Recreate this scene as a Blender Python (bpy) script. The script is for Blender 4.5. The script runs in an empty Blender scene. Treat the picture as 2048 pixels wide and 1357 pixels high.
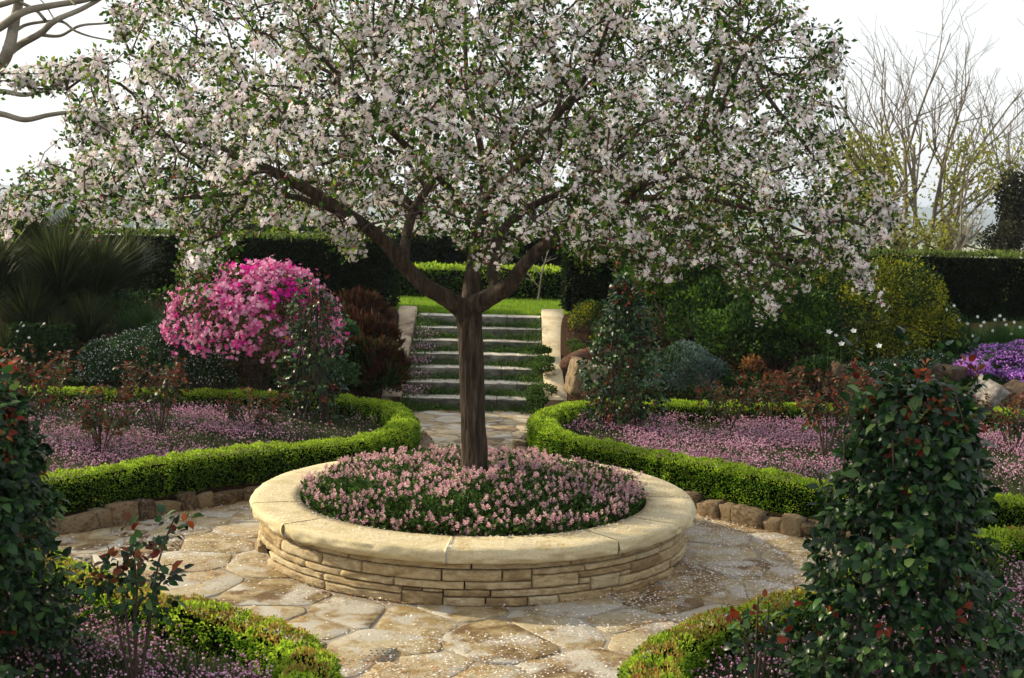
import bpy, math, random
import numpy as np
from mathutils import Vector, Matrix

random.seed(5)
rng = np.random.default_rng(11)
sc = bpy.context.scene
COL = sc.collection

# ------------------------------------------------------------------ camera
CF, CPITCH, CROLL, CH = 2601.0, .099, .023, 2.676
_cp, _sp = math.cos(CPITCH), math.sin(CPITCH)
_cr, _sr = math.cos(CROLL), math.sin(CROLL)
FW = np.array([0, _cp, -_sp]); _U = np.array([0, _sp, _cp]); _X = np.array([1., 0, 0])
XR = _cr*_X + _sr*_U; UR = -_sr*_X + _cr*_U
cd = bpy.data.cameras.new('camera'); cam = bpy.data.objects.new('camera', cd); COL.objects.link(cam)
sc.camera = cam
cd.sensor_width = 36; cd.lens = CF/2048*36; cd.clip_end = 20000; cd.clip_start = .1
cam.matrix_world = Matrix(((XR[0], UR[0], -FW[0], 0), (XR[1], UR[1], -FW[1], 0), (XR[2], UR[2], -FW[2], CH), (0, 0, 0, 1)))
cd.dof.use_dof = True; cd.dof.focus_distance = 9.3; cd.dof.aperture_fstop = 8.0
sc.render.resolution_x = 1024; sc.render.resolution_y = 678

# ------------------------------------------------------------------ light
SUN_EL, SUN_AZ = math.radians(26), math.atan2(-.93, .38)      # azimuth measured from +Y towards +X
w = bpy.data.worlds.new('World'); sc.world = w; w.use_nodes = True
nt = w.node_tree; nt.nodes.clear()
sky = nt.nodes.new('ShaderNodeTexSky'); sky.sky_type = 'NISHITA'; sky.sun_disc = False
sky.sun_elevation = SUN_EL; sky.sun_rotation = SUN_AZ
sky.air_density = 1.0; sky.dust_density = 4.0; sky.ozone_density = 1.0; sky.altitude = 600
bg = nt.nodes.new('ShaderNodeBackground'); bg.inputs[1].default_value = .15
wo = nt.nodes.new('ShaderNodeOutputWorld')
veil = nt.nodes.new('ShaderNodeMix'); veil.data_type = 'RGBA'; veil.inputs[0].default_value = .75     # thin bright cloud veil over the whole sky
nt.links.new(sky.outputs[0], veil.inputs[6]); veil.inputs[7].default_value = (5.85, 5.8, 5.75, 1)
nt.links.new(veil.outputs[2], bg.inputs[0]); nt.links.new(bg.outputs[0], wo.inputs[0])
sl = bpy.data.lights.new('sun', 'SUN'); sl.energy = 5.0; sl.angle = math.radians(1.2); sl.color = (1, .86, .60)
so = bpy.data.objects.new('sun', sl); COL.objects.link(so)
sdir = Vector((math.sin(SUN_AZ)*math.cos(SUN_EL), math.cos(SUN_AZ)*math.cos(SUN_EL), math.sin(SUN_EL)))
so.rotation_euler = sdir.to_track_quat('Z', 'Y').to_euler()
vs = sc.view_settings; vs.view_transform = 'Standard'; vs.look = 'None'; vs.exposure = 0.5; vs.gamma = 1; vs.use_curve_mapping = False
sc.cycles.max_bounces = 6; sc.cycles.diffuse_bounces = 2; sc.cycles.glossy_bounces = 2
sc.cycles.transmission_bounces = 3; sc.cycles.volume_bounces = 0; sc.cycles.transparent_max_bounces = 4
sc.cycles.use_adaptive_sampling = True; sc.cycles.adaptive_threshold = .02
sc.cycles.use_denoising = True

# ------------------------------------------------------------------ measuring helpers
def ray(x, y): return FW + (x-1024)/CF*XR - (y-678.5)/CF*UR
def PZ(x, y, z):
    d = ray(x, y); t = (z-CH)/d[2]; return np.array([d[0]*t, d[1]*t, z])
def PY(x, y, Y):
    d = ray(x, y); t = Y/d[1]; return np.array([d[0]*t, Y, CH+d[2]*t])
def proj(P):
    Q = np.asarray(P)-np.array([0, 0, CH]); w_ = Q@FW
    return 1024+CF*(Q@XR)/w_, 678.5-CF*(Q@UR)/w_

# ------------------------------------------------------------------ noise
def _h(i, j, k):
    n = (i*374761393 + j*668265263 + k*2147483647) & 0xffffffff
    n = ((n ^ (n >> 13))*1274126177) & 0xffffffff
    return ((n ^ (n >> 16)) & 0xffff)/65535.0
def vn(P):
    P = np.asarray(P, float); I = np.floor(P).astype(np.int64); f = P-I; f = f*f*(3-2*f)
    r = 0
    for a in (0, 1):
        for b in (0, 1):
            for c in (0, 1):
                r = r + _h(I[..., 0]+a, I[..., 1]+b, I[..., 2]+c)*(f[..., 0] if a else 1-f[..., 0])*(f[..., 1] if b else 1-f[..., 1])*(f[..., 2] if c else 1-f[..., 2])
    return r
def fbm(P, o=3):
    P = np.asarray(P, float)
    return sum(vn(P*2**i+i*17.3)/2**i for i in range(o))/sum(1/2**i for i in range(o))

# ------------------------------------------------------------------ mesh helpers
def mk_mesh(name, V, Fs, mats, smooth=False):
    """Fs: list of (array (n,k), material index)"""
    me = bpy.data.meshes.new(name)
    V = np.asarray(V, np.float32).reshape(-1, 3)
    me.vertices.add(len(V)); me.vertices.foreach_set('co', V.ravel())
    Fs = [(np.asarray(F, np.int32), m) for F, m in Fs if len(F)]
    nl = sum(F.size for F, m in Fs); npf = sum(len(F) for F, m in Fs)
    me.loops.add(nl); me.polygons.add(npf)
    me.loops.foreach_set('vertex_index', np.concatenate([F.ravel() for F, m in Fs]))
    tot = np.concatenate([np.full(len(F), F.shape[1], np.int32) for F, m in Fs])
    st = np.concatenate([[0], np.cumsum(tot)[:-1]]).astype(np.int32)
    me.polygons.foreach_set('loop_start', st)
    me.polygons.foreach_set('material_index', np.concatenate([np.full(len(F), m, np.int32) for F, m in Fs]))
    if smooth: me.polygons.foreach_set('use_smooth', np.ones(npf, bool))
    for m in mats: me.materials.append(m)
    me.update(calc_edges=True)
    return me

def link(name, me, parent=None, loc=None, **props):
    o = bpy.data.objects.new(name, me); COL.objects.link(o)
    if parent is not None: o.parent = parent
    if loc is not None: o.location = loc
    for k, v in props.items(): o[k] = v
    return o
def thing(name, label, cat, loc=(0, 0, 0), group=None):
    o = bpy.data.objects.new(name, None); COL.objects.link(o); o.location = loc; o.empty_display_size = .1
    o['label'] = label; o['category'] = cat
    if group: o['group'] = group
    return o

class Acc:
    def __init__(s): s.V = []; s.F = {}; s.n = 0
    def add(s, V, F, mi=0):
        V = np.asarray(V, float).reshape(-1, 3)
        if isinstance(F, np.ndarray): F = [F]
        for f in F:
            f = np.asarray(f)
            if len(f): s.F.setdefault((f.shape[1], mi), []).append(f+s.n)
        s.V.append(V); s.n += len(V)
    def mesh(s, name, mats, off=(0, 0, 0), smooth=False):
        V = np.concatenate(s.V)-np.array(off)
        return mk_mesh(name, V, [(np.concatenate(v), k[1]) for k, v in s.F.items()], mats, smooth)

def frames(N, tw=None):
    """rotation matrices whose columns are x (length axis), y (width), z (normal): here N is the length axis"""
    N = np.asarray(N, float); N = N/np.maximum(np.linalg.norm(N, axis=1, keepdims=True), 1e-9)
    a = rng.normal(size=N.shape) if tw is None else tw
    Y = np.cross(a, N); Y /= np.maximum(np.linalg.norm(Y, axis=1, keepdims=True), 1e-9)
    Z = np.cross(N, Y)
    return np.stack([N, Y, Z], axis=2)
def inst(acc, tmpl, P, R, S, mi=0):
    V, Fl = tmpl; n, m = len(P), len(V)
    if n == 0: return
    S = np.asarray(S, float)
    S = S.reshape(n, 1, -1) if S.ndim > 1 else S.reshape(n, 1, 1)
    W = np.einsum('nij,nmj->nmi', R, V[None]*S)+P[:, None, :]
    base = (np.arange(n)*m)[:, None, None]
    acc.add(W.reshape(-1, 3), [(F[None]+base).reshape(-1, F.shape[1]) for F in Fl], mi)

# templates: length axis x, width y, normal z, unit length
A_ = np.array
T_LEAF = (A_([[0, 0, 0], [.5, .3, .08], [1, 0, -.05], [.5, -.3, .08]], float), [A_([[0, 2, 1], [0, 3, 2]])])
T_THIN = (A_([[0, .05, 0], [0, -.05, 0], [.6, 0, .02], [1, 0, -.06]], float), [A_([[0, 1, 2]]), A_([[0, 2, 3]])])
T_BLADE = (A_([[0, .03, 0], [0, -.03, 0], [.5, .022, .10], [.5, -.022, .10], [1, 0, 0]], float), [A_([[0, 1, 3, 2]]), A_([[2, 3, 4]])])
def rose_leaf(w=.31, droop=.2):
    t = [0, .3, .68, 1]; z = [0, .05, 0, -droop]
    V = [[t[i], 0, z[i]-(.0 if i in (0, 3) else .05)] for i in range(4)]
    V += [[.25, w, .06], [.66, w*.85, .0], [.25, -w, .06], [.66, -w*.85, .0]]
    return (A_(V, float), [A_([[0, 1, 4], [2, 3, 5], [0, 6, 1], [2, 7, 3]]), A_([[1, 2, 5, 4], [1, 6, 7, 2]])])
T_ROSE = rose_leaf()
def flower(np_=5, w=.30, cup=.25, inner=.05):
    """facing +x; radius 1"""
    V = [[0, 0, 0]]; F = []
    for k in range(np_):
        a = 2*math.pi*k/np_
        for rr, da, h in ((.62, w, cup*.5), (1, 0, cup), (.62, -w, cup*.5)):
            V.append([h, rr*math.cos(a+da*1.7), rr*math.sin(a+da*1.7)])
        b = 1+3*k; F.append([0, b, b+1, b+2])
    return (A_(V, float), [A_(F)])
T_FLOW = flower(); T_AZA = flower(5, .36, .45)
T_BALL = (A_([[.5, 0, 0], [-.5, 0, 0], [0, .5, 0], [0, -.25, .43], [0, -.25, -.43]], float),
          [A_([[0, 2, 3], [0, 3, 4], [0, 4, 2], [1, 3, 2], [1, 4, 3], [1, 2, 4]])])
T_PETAL = (A_([[-.5, 0, 0], [0, .35, .08], [.5, 0, .02], [0, -.35, .05]], float), [A_([[0, 3, 2, 1]])])

def tubes(acc, paths, sides=6, mi=0, rough=0):
    """paths: list of (pts (k,3), radii (k,))"""
    for pts, rad in paths:
        pts = np.asarray(pts, float); rad = np.asarray(rad, float); k = len(pts)
        T = np.gradient(pts, axis=0); T /= np.maximum(np.linalg.norm(T, axis=1, keepdims=True), 1e-9)
        a = A_([0, 0, 1.]) if abs(T[0][2]) < .8 else A_([0, 1., 0])
        X = np.cross(np.broadcast_to(a, T.shape), T); X /= np.maximum(np.linalg.norm(X, axis=1, keepdims=True), 1e-9)
        Y = np.cross(T, X)
        th = np.arange(sides)*2*math.pi/sides
        rr = rad[:, None]*np.ones((1, sides))
        V = pts[:, None]+(X[:, None]*np.cos(th)[None, :, None]+Y[:, None]*np.sin(th)[None, :, None])*rr[..., None]
        if rough:
            D = V-pts[:, None]
            n1 = fbm(np.stack([V[..., 0]*26+3, V[..., 1]*26, V[..., 2]*5], -1), 3)
            V = pts[:, None]+D*(1+rough*(n1-.5)*2)[..., None]
        i = np.arange(k-1)[:, None]; j = np.arange(sides)[None]
        F = np.stack([i*sides+j, i*sides+(j+1) % sides, (i+1)*sides+(j+1) % sides, (i+1)*sides+j], -1).reshape(-1, 4)
        acc.add(V.reshape(-1, 3), F, mi)
def spline(pts, per=8):
    pts = np.asarray(pts, float); P = np.vstack([2*pts[0]-pts[1], pts, 2*pts[-1]-pts[-2]])
    out = []
    for i in range(1, len(P)-2):
        t = np.linspace(0, 1, per, endpoint=False)[:, None]
        a, b, c, d = P[i-1], P[i], P[i+1], P[i+2]
        out.append(.5*((2*b)+(-a+c)*t+(2*a-5*b+4*c-d)*t*t+(-a+3*b-3*c+d)*t**3))
    out.append(pts[-1:]); return np.vstack(out)
def resample(p, step):
    d = np.r_[0, np.cumsum(np.linalg.norm(np.diff(p, axis=0), axis=1))]
    n = max(2, int(d[-1]/step)+1); s = np.linspace(0, d[-1], n)
    return np.stack([np.interp(s, d, p[:, k]) for k in range(p.shape[1])], 1)
def inpoly(x, y, poly):
    x = np.asarray(x, float); y = np.asarray(y, float); r = np.zeros(x.shape, bool); n = len(poly)
    for i in range(n):
        x0, y0 = poly[i][:2]; x1, y1 = poly[(i+1) % n][:2]
        if y0 == y1: continue
        c = ((y0 > y) != (y1 > y)) & (x < (x1-x0)*(y-y0)/(y1-y0)+x0)
        r ^= c
    return r
def dist_path(X, Y, path):
    P = np.stack([X, Y], -1)[..., None, :]; a = path[:-1, :2]; b = path[1:, :2]; ab = b-a
    t = np.clip(((P-a)*ab).sum(-1)/np.maximum((ab**2).sum(-1), 1e-9), 0, 1)
    return np.linalg.norm(P-(a+ab*t[..., None]), axis=-1).min(-1)

# ------------------------------------------------------------------ materials
def newmat(name):
    m = bpy.data.materials.new(name); m.use_nodes = True; n = m.node_tree; n.nodes.clear()
    out = n.nodes.new('ShaderNodeOutputMaterial')
    return m, n, out
def rampnode(n, cols):
    r = n.nodes.new('ShaderNodeValToRGB'); e = r.color_ramp.elements
    while len(e) < len(cols): e.new(.5)
    for i, c in enumerate(cols):
        p, c = c if isinstance(c[0], (int, float)) and len(c) == 2 else (i/max(1, len(cols)-1), c)
        e[i].position = p; e[i].color = (*c, 1)
    return r
def leafmat(name, cols, transl=.35, rough=.5, spec=.3, tcol=1.3, noise=None):
    """leaf or petal: colour chosen per leaf"""
    m, n, out = newmat(name); L = n.links.new
    g = n.nodes.new('ShaderNodeNewGeometry'); oi = n.nodes.new('ShaderNodeObjectInfo')
    ad = n.nodes.new('ShaderNodeMath'); ad.operation = 'ADD'; fr = n.nodes.new('ShaderNodeMath'); fr.operation = 'FRACT'
    L(g.outputs['Random Per Island'], ad.inputs[0]); L(oi.outputs['Random'], ad.inputs[1]); L(ad.outputs[0], fr.inputs[0])
    r = rampnode(n, cols); L(fr.outputs[0], r.inputs[0]); c = r.outputs[0]
    nz = n.nodes.new('ShaderNodeTexNoise'); nz.inputs['Scale'].default_value = noise or 2.2
    tc = n.nodes.new('ShaderNodeNewGeometry'); L(tc.outputs['Position'], nz.inputs['Vector'])
    mr = n.nodes.new('ShaderNodeMapRange'); mr.inputs[1].default_value = .3; mr.inputs[2].default_value = .7
    mr.inputs[3].default_value = .72; mr.inputs[4].default_value = 1.2; L(nz.outputs[0], mr.inputs[0])
    mx = n.nodes.new('ShaderNodeVectorMath'); mx.operation = 'SCALE'; L(c, mx.inputs[0]); L(mr.outputs[0], mx.inputs['Scale']); c = mx.outputs[0]
    b = n.nodes.new('ShaderNodeBsdfPrincipled'); L(c, b.inputs['Base Color']); b.inputs['Roughness'].default_value = rough
    b.inputs['Specular IOR Level'].default_value = spec*.35
    t = n.nodes.new('ShaderNodeBsdfTranslucent'); s2 = n.nodes.new('ShaderNodeVectorMath'); s2.operation = 'SCALE'
    s2.inputs['Scale'].default_value = tcol; L(c, s2.inputs[0]); L(s2.outputs[0], t.inputs[0])
    mix = n.nodes.new('ShaderNodeMixShader'); mix.inputs[0].default_value = transl
    L(b.outputs[0], mix.inputs[1]); L(t.outputs[0], mix.inputs[2]); L(mix.outputs[0], out.inputs[0])
    return m
def solidmat(name, cols, scale=6, rough=.9, bump=.3, bscale=40, stretch=(1, 1, 1), objvar=0, spec=.25, bdist=.01, detail=6, spots=None, world=False):
    """mineral / bark / soil: noise-driven colours and bump, shifted per object"""
    m, n, out = newmat(name); L = n.links.new
    if world:
        tc = n.nodes.new('ShaderNodeNewGeometry'); vec = tc.outputs['Position']
    else:
        tc = n.nodes.new('ShaderNodeTexCoord'); vec = tc.outputs['Object']
    oi = n.nodes.new('ShaderNodeObjectInfo')
    sc_ = n.nodes.new('ShaderNodeMath'); sc_.operation = 'MULTIPLY'; sc_.inputs[1].default_value = 37; L(oi.outputs['Random'], sc_.inputs[0])
    va = n.nodes.new('ShaderNodeVectorMath'); va.operation = 'MULTIPLY'; va.inputs[1].default_value = stretch; L(vec, va.inputs[0])
    vb = n.nodes.new('ShaderNodeVectorMath'); vb.operation = 'ADD'; L(va.outputs[0], vb.inputs[0]); L(sc_.outputs[0], vb.inputs[1])
    nz = n.nodes.new('ShaderNodeTexNoise'); nz.inputs['Scale'].default_value = scale; nz.inputs['Detail'].default_value = detail; nz.inputs['Roughness'].default_value = .62
    nz.inputs['Distortion'].default_value = .6
    L(vb.outputs[0], nz.inputs['Vector'])
    f = nz.outputs[0]
    mr = n.nodes.new('ShaderNodeMapRange'); mr.inputs[1].default_value = .28; mr.inputs[2].default_value = .72; L(f, mr.inputs[0]); f = mr.outputs[0]
    if objvar:
        a = n.nodes.new('ShaderNodeMath'); a.operation = 'SUBTRACT'; a.inputs[1].default_value = .5; L(oi.outputs['Random'], a.inputs[0])
        b_ = n.nodes.new('ShaderNodeMath'); b_.operation = 'MULTIPLY_ADD'; b_.inputs[1].default_value = objvar; L(a.outputs[0], b_.inputs[0]); L(f, b_.inputs[2]); f = b_.outputs[0]
    r = rampnode(n, cols); L(f, r.inputs[0]); c = r.outputs[0]
    fine = n.nodes.new('ShaderNodeTexNoise'); fine.inputs['Scale'].default_value = bscale; fine.inputs['Detail'].default_value = 8; fine.inputs['Roughness'].default_value = .65; L(vb.outputs[0], fine.inputs['Vector'])
    m2 = n.nodes.new('ShaderNodeMapRange'); m2.inputs[1].default_value = .3; m2.inputs[2].default_value = .7; m2.inputs[3].default_value = .75; m2.inputs[4].default_value = 1.2; L(fine.outputs[0], m2.inputs[0])
    mx = n.nodes.new('ShaderNodeVectorMath'); mx.operation = 'SCALE'; L(c, mx.inputs[0]); L(m2.outputs[0], mx.inputs['Scale']); c = mx.outputs[0]
    if spots:
        sp = n.nodes.new('ShaderNodeTexNoise'); sp.inputs['Scale'].default_value = spots[1]; sp.inputs['Detail'].default_value = 5; L(vb.outputs[0], sp.inputs['Vector'])
        q = n.nodes.new('ShaderNodeMapRange'); q.inputs[1].default_value = spots[2]; q.inputs[2].default_value = spots[2]+.08; L(sp.outputs[0], q.inputs[0])
        mm = n.nodes.new('ShaderNodeMix'); mm.data_type = 'RGBA'; L(q.outputs[0], mm.inputs[0]); L(c, mm.inputs[6]); mm.inputs[7].default_value = (*spots[0], 1); c = mm.outputs[2]
    b = n.nodes.new('ShaderNodeBsdfPrincipled'); L(c, b.inputs['Base Color']); b.inputs['Roughness'].default_value = rough; b.inputs['Specular IOR Level'].default_value = spec
    bp = n.nodes.new('ShaderNodeBump'); bp.inputs['Strength'].default_value = bump; bp.inputs['Distance'].default_value = bdist
    hs = n.nodes.new('ShaderNodeMath'); hs.operation = 'ADD'; L(nz.outputs[0], hs.inputs[0]); L(fine.outputs[0], hs.inputs[1])
    L(hs.outputs[0], bp.inputs['Height']); L(bp.outputs[0], b.inputs['Normal']); L(b.outputs[0], out.inputs[0])
    return m

M = {}
M['capstone'] = solidmat('capstone', [(.40, .33, .18), (.55, .46, .27), (.62, .54, .35), (.48, .38, .19)], 3.2, .85, .35, 60, (1, 1, 3), .35)
M['wallstone'] = solidmat('wallstone', [(.26, .18, .09), (.42, .31, .16), (.54, .43, .25), (.36, .26, .14), (.52, .43, .27)], 5, .9, .9, 50, (1, 1, 2.5), .9)
M['mortar'] = solidmat('mortar', [(.30, .28, .24), (.42, .40, .35)], 5, .95, .3, 90, world=True)
M['capmortar'] = solidmat('capmortar', [(.55, .54, .50), (.66, .65, .6)], 9, .95, .2, 90)
M['pavebed'] = solidmat('pavebed', [(.22, .18, .13), (.30, .26, .20), (.38, .34, .27)], 3, .9, .5, 60, world=True)
M['flag'] = solidmat('flag', [(.13, .08, .035), (.26, .19, .09), (.36, .29, .17), (.42, .36, .24), (.28, .20, .09)], 5, .7, .7, 30, (1, 1, 1), .9, .3, .012, spots=((.42, .39, .33), 3.0, .52))
M['rock'] = solidmat('rock', [(.05, .035, .02), (.15, .10, .055), (.25, .19, .11), (.13, .08, .045)], 6, .9, .8, 40, (1, 1, 1), .8, spots=((.26, .25, .20), 9, .62))
M['darkrock'] = solidmat('darkrock', [(.02, .013, .009), (.06, .038, .025), (.11, .08, .05)], 6, .9, .8, 40)
M['greyrock'] = solidmat('greyrock', [(.10, .08, .07), (.22, .20, .18), (.36, .35, .33)], 7, .9, .6, 40)
M['soil'] = solidmat('soil', [(.012, .008, .005), (.032, .019, .012), (.07, .038, .022)], 14, .95, .9, 60, world=True, bdist=.03, spec=.02)
M['stepstone'] = solidmat('stepstone', [(.22, .20, .16), (.44, .41, .34), (.60, .56, .47)], 5, .9, .7, 50, (1, 1, 2), .4, spots=((.07, .07, .05), 11, .58))
M['riser'] = solidmat('riser', [(.03, .03, .024), (.09, .085, .065), (.20, .19, .15)], 7, .95, .7, 50, (1, 1, 2), .4)  # riser shade painted into the stone colour, together with real dirt and lichen
M['sidewalldark'] = solidmat('sidewall_shade_stain', [(.16, .12, .08), (.34, .27, .18), (.50, .42, .30)], 3, .9, .3, 50, spots=((.14, .10, .07), 3.5, .52))  # dappled hedge shade painted in as darker, blotchier stone, on top of stains
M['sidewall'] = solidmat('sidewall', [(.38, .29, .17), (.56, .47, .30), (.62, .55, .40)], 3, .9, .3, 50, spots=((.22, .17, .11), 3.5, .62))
M['bark'] = solidmat('bark', [(.022, .015, .010), (.085, .060, .040), (.20, .155, .11)], 11, .95, 1.0, 30, (2.6, 2.6, .30), bdist=.06)
M['twig'] = solidmat('twig', [(.035, .022, .018), (.085, .06, .045)], 9, .9, .3, 60)
M['palebark'] = solidmat('palebark', [(.16, .14, .10), (.30, .27, .20)], 3, .9, .4, 40)
M['greybark'] = solidmat('greybark', [(.12, .10, .07), (.22, .19, .14)], 3, .9, .4, 40)
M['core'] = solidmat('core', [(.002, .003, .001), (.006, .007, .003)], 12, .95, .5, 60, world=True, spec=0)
M['post'] = solidmat('post', [(.02, .016, .012), (.05, .04, .03)], 12, .8, .3, 60)
M['log'] = solidmat('log', [(.05, .022, .012), (.14, .07, .04), (.22, .13, .08)], 8, .95, 1.0, 30, (.6, 4, 4), bdist=.03)
M['field'] = solidmat('field', [(.16, .20, .09), (.24, .26, .14), (.34, .33, .2)], .004, .95, .0, .05, world=True)
M['lawn'] = solidmat('lawn', [(.05, .11, .014), (.09, .17, .025)], 3, .95, .4, 60, world=True)
M['hill'] = solidmat('hill', [(.02, .04, .025), (.05, .075, .04), (.14, .17, .09)], .012, .95, .0, .2, world=True)
M['drain'] = solidmat('drain', [(.22, .19, .14), (.3, .26, .19)], 12, .8, .3, 90)
M['hole'] = solidmat('hole', [(.01, .01, .01), (.015, .015, .012)], 12, .9, .1, 90)

LF = {}
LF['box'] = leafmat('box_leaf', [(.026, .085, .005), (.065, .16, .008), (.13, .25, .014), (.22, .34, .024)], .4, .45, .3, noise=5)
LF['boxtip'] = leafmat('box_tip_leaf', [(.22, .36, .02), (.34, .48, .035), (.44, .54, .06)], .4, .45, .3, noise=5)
LF['boxbrown'] = leafmat('box_browned_leaf', [(.20, .09, .03), (.36, .20, .05), (.42, .32, .08), (.25, .30, .05)], .35, .6, .2)
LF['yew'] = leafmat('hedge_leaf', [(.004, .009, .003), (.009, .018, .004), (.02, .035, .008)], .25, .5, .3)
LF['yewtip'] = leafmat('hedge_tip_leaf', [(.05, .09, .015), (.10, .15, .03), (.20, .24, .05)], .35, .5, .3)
LF['laurel'] = leafmat('low_hedge_leaf', [(.03, .08, .008), (.07, .15, .015), (.12, .22, .02)], .35, .4, .4)
LF['rose'] = leafmat('rose_leaf', [(0, (.004, .014, .006)), (.45, (.010, .035, .011)), (.75, (.026, .072, .018)), (.93, (.06, .13, .03)), (1, (.10, .16, .04))], .2, .34, .65, noise=4)
LF['rosered'] = leafmat('young_rose_leaf', [(.07, .012, .008), (.16, .02, .012), (.22, .06, .02), (.10, .05, .02)], .4, .4, .4)
LF['bronze'] = leafmat('bronze_rose_leaf', [(.018, .03, .012), (.05, .025, .012), (.12, .025, .014), (.20, .05, .02), (.03, .06, .02)], .35, .4, .4)
LF['mid'] = leafmat('bush_leaf', [(.012, .034, .012), (.03, .06, .018), (.08, .11, .03)], .3, .42, .4)
LF['apple'] = leafmat('apple_leaf', [(.009, .024, .005), (.024, .06, .008), (.06, .13, .014), (.15, .20, .03)], .45, .5, .3, 1.5)
LF['blossom'] = leafmat('blossom_petal', [(.84, .82, .75), (.88, .87, .81), (.86, .70, .74), (.84, .80, .74)], .28, .7, .1, 1.0, 1.0)
LF['bud'] = leafmat('blossom_bud', [(.55, .05, .12), (.75, .20, .30), (.65, .10, .12)], .25, .6, .2, 1.0)
LF['rust'] = leafmat('rusty_leaf', [(.22, .09, .02), (.32, .16, .04)], .4, .6, .2)
LF['fresh'] = leafmat('petal_fallen', [(.84, .78, .74), (.80, .70, .66), (.86, .84, .82)], .1, .8, .1)
LF['husk'] = leafmat('husk_fallen', [(.30, .11, .03), (.45, .22, .07), (.50, .32, .14)], .1, .8, .1)
LF['thrift'] = leafmat('thrift_flower', [(.46, .16, .32), (.60, .28, .44), (.70, .42, .56), (.80, .58, .66)], .2, .8, .1, 1.0, 3)
LF['thriftgreen'] = leafmat('thrift_blade', [(.035, .055, .02), (.07, .095, .04), (.12, .14, .07)], .3, .6, .2)
LF['tfl'] = leafmat('pot_flower', [(.50, .22, .32), (.64, .34, .42), (.74, .50, .52), (.78, .64, .54)], .3, .7, .1, 1.0)
LF['tflgreen'] = leafmat('pot_leaf', [(.012, .035, .008), (.035, .085, .014), (.09, .16, .03)], .3, .5, .3)
LF['azpink'] = leafmat('azalea_pink', [(.56, .07, .26), (.70, .18, .40), (.80, .34, .54), (.85, .52, .66)], .4, .7, .1, 1.0)
LF['azhot'] = leafmat('azalea_magenta', [(.60, .01, .25), (.72, .03, .38)], .4, .7, .1, 1.0)
LF['azleaf'] = leafmat('azalea_leaf', [(.015, .022, .006), (.05, .06, .012), (.14, .07, .02), (.20, .18, .04)], .35, .5, .3)
LF['candy'] = leafmat('candytuft_leaf', [(.018, .05, .018), (.04, .09, .03), (.07, .14, .05)], .3, .5, .3)
LF['white'] = leafmat('white_flower', [(.75, .78, .72), (.85, .86, .82)], .3, .7, .1, 1.0)
LF['purple'] = leafmat('purple_flower', [(.40, .12, .60), (.50, .20, .68), (.60, .32, .74)], .3, .7, .1, 1.0)
LF['broom'] = leafmat('broom_blade', [(.015, .024, .008), (.04, .055, .016), (.09, .11, .035)], .25, .5, .3)
LF['dgreen'] = leafmat('dark_shrub_leaf', [(.007, .020, .006), (.018, .045, .011), (.05, .10, .02)], .3, .5, .3)
LF['yellow'] = leafmat('yellow_shrub_leaf', [(.035, .055, .006), (.10, .125, .010), (.22, .24, .015), (.36, .34, .02)], .4, .5, .3)
LF['silver'] = leafmat('silver_leaf', [(.05, .09, .08), (.10, .16, .14), (.16, .22, .20)], .2, .7, .2)
LF['barberry'] = leafmat('barberry_leaf', [(.014, .007, .004), (.045, .014, .007), (.075, .025, .012), (.03, .03, .01)], .25, .5, .3)
LF['strap'] = leafmat('strap_leaf', [(.02, .06, .015), (.04, .10, .02), (.06, .13, .03)], .3, .45, .4)
LF['grass'] = leafmat('grass_blade', [(.10, .20, .015), (.18, .30, .025), (.26, .38, .04)], .45, .5, .3)
LF['spring'] = leafmat('spring_leaf', [(.14, .17, .02), (.24, .26, .04), (.32, .32, .06)], .45, .6, .2)
LF['conifer'] = leafmat('conifer_leaf', [(.012, .018, .008), (.03, .035, .015), (.06, .05, .03)], .2, .6, .2)
LF['mat'] = leafmat('creeping_leaf', [(.025, .06, .010), (.05, .10, .018), (.09, .16, .03)], .3, .6, .2)
# ------------------------------------------------------------------ terrain
def step01(a, b, x): t = np.clip((x-a)/(b-a), 0, 1); return t*t*(3-2*t)
def terrain(x, y):
    x = np.asarray(x, float); y = np.asarray(y, float)
    bank = 1.0*step01(15.7, 19.9, y)+.08
    stair = 1.02*np.clip((y-17.3)/3.1, 0, 1)-.16
    s = step01(1.05, 1.35, np.abs(x+.5))
    z = np.where(y < 15.6, -.03, bank*s+stair*(1-s))
    z = np.where(y > 20.35, 1.02, z)
    z = np.where((y < 17.3) & (np.abs(x+.5) < 1.25), -.03, z)
    side = step01(12, 30, np.abs(x))
    far = step01(45, 260, y)
    z = z*(1-far)+(-16)*far
    z = z+fbm(np.stack([x*1.3, y*1.3, x*0], -1), 2)*.10*(y > 15.7)*(y < 20)*s
    return z
xs = np.r_[-6000, -3000, -1200, -500, -200, -80, -40, -25, -18, np.arange(-14, -2.2, .3), np.arange(-2.1, 1.2, .1), np.arange(1.3, 14, .3), 18, 25, 40, 80, 200, 500, 1200, 3000, 6000]
ys = np.r_[-3, 0, 4, 8, 12, 15, 15.59, np.arange(15.61, 20.8, .14), 22, 25, 30, 40, 50, 70, 90, 130, 180, 260, 400, 800, 1500, 3000, 6500]
GX, GY = np.meshgrid(xs, ys); GZ = terrain(GX, GY)
ny, nx = GX.shape
i = np.arange(ny-1)[:, None]; j = np.arange(nx-1)[None]
GF = np.stack([i*nx+j, i*nx+j+1, (i+1)*nx+j+1, (i+1)*nx+j], -1).reshape(-1, 4)
yc = GY.ravel()[GF].mean(1); near = yc < 42
link('ground', mk_mesh('ground', np.stack([GX, GY, GZ], -1), [(GF[near], 0), (GF[~near], 1)], [M['soil'], M['field']], True), kind='structure')

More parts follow.
